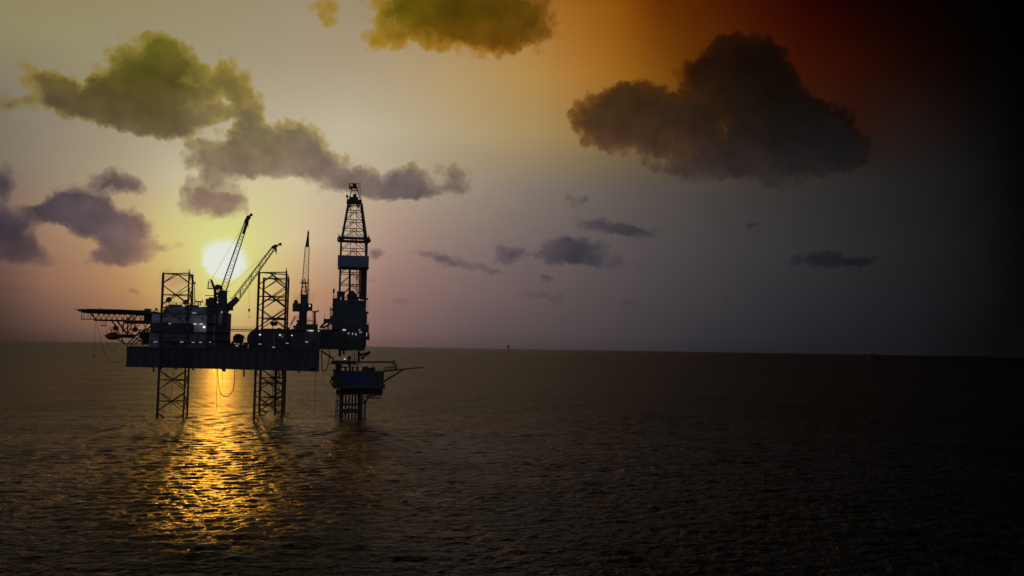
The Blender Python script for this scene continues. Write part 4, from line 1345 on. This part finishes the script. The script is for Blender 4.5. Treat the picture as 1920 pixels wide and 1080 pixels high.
mb.box(P(657, 352, YX + 1.5), .5, .8, .35).box(P(664, 351.5, YX + 1.5), 1.0, 1.0, .25).box(P(665, 347.8, YX + 1.5), .7, .6, .5)
mb.build('gin_pole_frame', M['leg'], der)
MB().tube(P(675.8, 375, YX), P(675.4, 341, YX), .1, .07).build('lightning_rod', M['steel'], der)
mb = MB()
for s_ in (-1, 1):
    mb.path(curve([P(664 + s_ * 7.5, 379, YX + 1), P(664 + s_ * 6, 386, YX + 1), P(664 + s_ * 9, 388, YX + 1), P(664 + s_ * 9.6, 382, YX + 1)]), .3)
mb.build('hose_loop', M['rubber'], der)
for px, py in ((638, 555.2), (648.4, 555.4)):
    pass

# ------------------------------------------------------------------ wellhead platform
YW = 329.0
wp = thing('wellhead_platform', 'small fixed platform on a squat piled jacket below the derrick', 'platform', G(657, 785))
zs = lambda py, px=660: pz(px, py, YW)
fbox(mb := MB(), 626, 719, 696, 720, YW, 14); mb.build('main_deck_house', M['steel'], wp)
fbox(mb := MB(), 641, 692, 697, 719.5, YW - .25, .3); mb.build('blue_sheet', M['blue'], wp)
fbox(mb := MB(), 625, 721.6, 720.2, 728.6, YW - .6, 15.2); mb.build('lower_deck', M['steel'], wp)
fbox(mb := MB(), 629, 640, 684, 696, YW + 1, 8); fbox(mb, 622.5, 630, 693, 695, YW, 5); mb.build('stair_house', M['steel'], wp)
fbox(mb := MB(), 618.5, 640, 681.4, 683.4, YW, 9); fbox(mb, 622, 668, 676.4, 683, YW + 1, 7); mb.build('wellhead_deck', M['steel'], wp)
MB().bar(P(640, 679.2, YW + 2), P(735, 678.6, YW + 2), 1.0, .62).bar(P(735, 678.7, YW + 2), P(742.4, 684.4, YW + 2), .7, .6).bar(P(742.3, 684, YW + 2), P(743, 693, YW + 2), .6, .5).box(P(739, 677, YW + 2), .45, .4, .4, (E1 + UP * .6).normalized(), E2).build('gantry_beam', M['steel'], wp)
mb = MB()
for px, y0 in ((648, 687.5), (656, 684), (661, 688), (670, 689)):
    mb.tube(P(px, 696, YW + 2), P(px, y0, YW + 2), .38, .3, 8)
    mb.lathe(P(px, y0 + 1, YW + 2), E1, [(-.5, .25), (0, .34), (.5, .25)], 8)
mb.tube(P(634, 683, YW + 1), P(646, 690, YW + 1), .25).tube(P(654, 690, YW + 2), P(654.5, 667, YW + 2), .32).lathe(P(655, 671, YW + 2), UP, [(-.6, .35), (-.5, .6), (.4, .6), (.6, .3)], 10)
mb.build('wellhead_tree', M['steel'], wp)
mb = MB()
for x0, x1, y0 in ((679.5, 684.5, 688), (685.5, 690, 686.5), (691, 697, 689.5), (698, 702.5, 688.5)):
    fbox(mb, x0, x1, y0, 696, YW + 2, 4)
mb.build('equipment_skid', M['steel'], wp)
MB().rail([P(703, 696, YW), P(722, 696, YW), P(742, 694, YW + 2)], 1.1, .06, 1.2).build('railing', M['steel'], wp)
mb = MB()
mb.bar(P(719, 695.8, YW + 2), P(743, 693.8, YW + 2), 3.0, .3).bar(P(721, 689, YW + 2), P(740, 686.4, YW + 2), 2.0, .35)
for k in range(6):
    mb.tube(P(722 + k * 3.8, 695.5 - k * .3, YW + 1), P(721.5 + k * 3.8, 688.8 - k * .5, YW + 1), .1)
mb.build('helipad_ledge', M['steel'], wp)
MB().tube(P(719, 696, YW + 2), P(758, 692.2, YW + 2), .32, .3).tube(P(758, 692.2, YW + 2), P(794.5, 688.6, YW + 2), .28, .17).build('vent_boom', M['steel'], wp)
MB().tube(P(717, 717, YW + 2), P(758, 692.3, YW + 2), .34, .26).build('boom_strut', M['steel'], wp)
MB().tube(P(699.4, 689, YW + 2), P(699.6, 679.5, YW + 2), .09).build('aerial', M['steel'], wp)
mb = MB()
for k, px in enumerate((632, 643, 650, 657, 662.5, 669, 676, 684, 691, 699, 706, 713)):
    mb.tube(P(px, 729, YW + 3), P(px + (k % 3 - 1) * 2, 738, YW + 3), .2 + .12 * (k % 2))
    mb.lathe(P(px + 2, 733.5, YW + 2 + k % 3), E1, [(-.7, .2), (-.4, .55), (.4, .55), (.7, .2)], 8)
for yy in (731.5, 736.5, 739):
    mb.tube(P(631, yy, YW + 2), P(716, yy, YW + 2), .22)
mb.build('pipework', M['steel'], wp)
fbox(mb := MB(), 641, 700, 729.5, 738, YW + 6, 4); fbox(mb, 664, 717, 728.6, 738.5, YW + 5, 1); mb.build('underdeck_tank', M['steel'], wp)
mb = MB()
mb.path([P(714.5, 729, YW + 2), P(714.8, 741, YW + 2), P(713, 746, YW + 2), P(695, 747, YW + 2)], .22).bar(P(680.5, 742.5, YW + 2), P(713.5, 740.8, YW + 2), .5, .4)
mb.tube(P(679, 757, YW + 2), P(694, 743.5, YW + 2), .34).tube(P(676, 751, YW + 2), P(700, 738, YW + 2), .26).tube(P(694, 746, YW + 2), P(712, 738, YW + 2), .2)
mb.build('overhang_brace', M['steel'], wp)


def vert(px, y0, r0, r1, dY, y_ref=760, lean=0.0):
    a = P(px, y_ref, YW + dY)
    return MB().tube((a.x - lean, a.y, -4), (a.x, a.y, pz(px, y0, YW + dY)), r0, r1, 10)


for px, dY, ln in ((640.5, 1.5, .3), (676.2, 1.5, -.3), (641.5, 12, .3), (674.5, 12, -.3)):
    vert(px, 727, .62, .55, dY, lean=ln).build('jacket_leg', M['steel'], wp)
for px in (648, 654, 660, 666, 671.5):
    for dY in (4.5, 9):
        vert(px + (dY - 4.5) * .1, 727, .25, .25, dY).build('conductor', M['steel'], wp)
for yy, hh in ((758.5, .9), (770.5, 1.5)):
    for dY in (1.5, 12):
        MB().bar(P(640, yy, YW + dY), P(677, yy, YW + dY), .5, hh if dY < 5 else .5).build('jacket_brace', M['steel'], wp)
mb = MB()
mb.tube(P(641, 784, YW + 1.5), P(650, 772, YW + 1.5), .2).tube(P(676, 784, YW + 1.5), P(667, 772, YW + 1.5), .2).tube(P(641, 742, YW + 1.5), P(650, 730, YW + 1.5), .24).tube(P(676, 742, YW + 1.5), P(667, 730, YW + 1.5), .24)
mb.build('knee_brace', M['steel'], wp)
for xs, y0 in (((629.8, 633.4, 637.3), 727), ((683.3, 685.6), 752)):
    mb = MB()
    for k, px in enumerate(xs):
        a = P(px, 760, YW + 1)
        mb.tube((a.x - .1, a.y, -3), (a.x + (.15 if y0 < 740 and k == 0 else 0), a.y, pz(px, y0 + (22 if k == 0 and y0 < 740 else 0), YW + 1)), .19, n=6)
    for yy in np.arange(y0 + 5, 784, 9.5):
        mb.tube(P(xs[0], yy, YW + 1), P(xs[-1] + (0 if y0 < 740 else -3), yy, YW + 1), .15)
    mb.build('boat_landing', M['steel'], wp)
MB().path(curve([P(627, 705, YW), P(621.5, 711, YW), P(619.8, 717, YW), P(623, 721.5, YW), P(626, 718, YW)]), .28).box(P(623, 709.5, YW), .5, .6, .8).build('side_davit', M['steel'], wp)
lamp(wp, 646.3, 673.2, YW - .6, 2.3, 2.3, 'lamp')
MB().tube(P(646.3, 677, YW), P(646.3, 674, YW), .15).build('lamp_post', M['steel'], wp)

kb = thing('knuckle_crane', 'folded knuckle boom crane poking out right under the derrick floor', 'crane', P(674, 677, YW + 4))
MB().tube(P(673, 680, YW + 4), P(673.5, 660, YW + 4), .4, .3).build('pedestal', M['steel'], kb)
MB().bar(P(674, 665.6, YW + 4), P(692, 661.3, YW + 4), .6, .8).bar(P(674, 668.5, YW + 4), P(684, 664, YW + 4), .3, .3).build('main_arm', M['steel'], kb)
MB().bar(P(692, 661, YW + 4), P(679, 671.5, YW + 4), .5, .7).box(P(679.5, 671.3, YW + 4), .6, .5, .5).tube(P(689.5, 664, YW + 4), P(690.5, 669, YW + 4), .12).build('folding_arm', M['steel'], kb)
MB().lathe(P(691.5, 661.3, YW + 4), E2, [(-.45, .62), (.45, .62)], 12).build('knuckle_joint', M['steel'], kb)

Yq = 316
hang('stern_hose', curve([P(603, 659, Yq), P(603.5, 676, Yq), P(604.5, 690, Yq), P(608, 696, Yq), P(612.5, 692, Yq), P(615.5, 682, Yq), P(617.5, 668, Yq), P(618, 656, Yq + 8)]), .17, 'thick hose loop hanging in the gap between hull stern and small platform', 'hose')
hang('stern_hose', curve([P(604, 690, Yq), P(606, 712, Yq), P(610, 724, Yq), P(618, 729, Yq), P(622, 726, 326)]), .06, 'thin slack line below the thick stern hose loop', 'hose')

# ------------------------------------------------------------------ far platforms
g = G(1644, 682)
Yd = g.y
t = thing('offshore_platform', 'tiny dark platform far off on the dark right side', 'platform', (g.x, g.y, 0))
for y0, y1 in ((664.2, 665.8), (667.2, 668.6), (669.4, 671.4)):
    fbox(mb := MB(), 1631.5 if y0 < 666 else 1632, 1648, y0, y1, Yd, 22); mb.build('deck', M['far'], t)
fbox(mb := MB(), 1648, 1655.5, 671, 675.5, Yd + 2, 12); mb.build('side_module', M['far'], t)
for px in (1633, 1640, 1647):
    for dY in (1, 20):
        MB().tube(P(px, 672, Yd + dY), P(px, 664, Yd + dY), .5).build('deck_post', M['far'], t)
for px in (1640.8, 1646.8):
    for dY in (3, 18):
        a = P(px, 671, Yd + dY)
        MB().tube((a.x, a.y, -2), a, 1.1, .9).build('jacket_leg', M['far'], t)
MB().bar(P(1640, 679.5, Yd + 3), P(1648, 679.8, Yd + 3), 1, 1.2).bar(P(1634, 672, Yd + 3), P(1641, 678, Yd + 3), .8, .8).build('jacket_brace', M['far'], t)
MB().bar(P(1647, 667.5, Yd), P(1655, 667, Yd), 1, 1.1).bar(P(1654, 667.2, Yd), P(1661.5, 664.6, Yd), 1, 1.1).bar(P(1647, 669.5, Yd), P(1655, 667.5, Yd), .8, .8).build('vent_boom', M['far'], t)

Yd = 8800.0
g = P(953.5, 653, Yd)
t = thing('offshore_platform', 'speck of a platform on the horizon right of the rig', 'platform', (g.x, g.y, 0))
fbox(mb := MB(), 951.2, 956.4, 648.6, 650.8, Yd, 30); mb.build('deck', M['far'], t)
for px in (952, 953.4, 954.6):
    a = P(px, 651, Yd + 8)
    MB().tube((a.x, a.y, -2), a, 1.6, 1.6).build('jacket_leg', M['far'], t)
MB().tube(P(951.6, 648.5, Yd), P(950.2, 646.6, Yd), 1.6, 1.0).build('vent_boom', M['far'], t)


# ------------------------------------------------------------------ exhaust of the stern crane
sm = P(569, 556, Y3 + 3)
mb = MB()
nu, nvv = 16, 10
vs = []
for i in range(nvv + 1):
    for k in range(nu):
        a, b = math.pi * i / nvv, 2 * math.pi * k / nu
        vs.append(sm + E1 * (5.6 * math.sin(a) * math.cos(b)) + E2 * (2.6 * math.sin(a) * math.sin(b)) + UP * (3.4 * math.cos(a)))
fs = [(i * nu + k, i * nu + (k + 1) % nu, (i + 1) * nu + (k + 1) % nu, (i + 1) * nu + k) for i in range(nvv) for k in range(nu)]
mb.add(vs, fs)
m = bpy.data.materials.new('smoke_air'); m.use_nodes = True
t = NT(m.node_tree)
tcs = t.n('ShaderNodeTexCoord')
mp = t.n('ShaderNodeMapping'); t.link(tcs.outputs['Object'], mp.inputs[0]); mp.inputs[3].default_value = (1 / 5.6, 1 / 2.8, 1 / 3.4)
gr = t.n('ShaderNodeTexGradient', gradient_type='SPHERICAL'); t.link(mp.outputs[0], gr.inputs[0])
nz, _ = t.noise(tcs.outputs['Object'], 0.35, 3, 0.55)
dn = t.math('MULTIPLY', t.math('MULTIPLY', gr.outputs[1], t.rng(nz, 0.35, 0.65)), 0.16)
pv = t.n('ShaderNodeVolumePrincipled')
pv.inputs['Color'].default_value = (.35, .26, .20, 1)
t.link(dn, pv.inputs['Density'])
o = t.n('ShaderNodeOutputMaterial'); t.link(pv.outputs[0], o.inputs['Volume'])
smoke = mb.build('exhaust_smoke', m, base=sm)
smoke['kind'] = 'stuff'; smoke['label'] = 'faint brown exhaust smoke drifting round the stern crane'
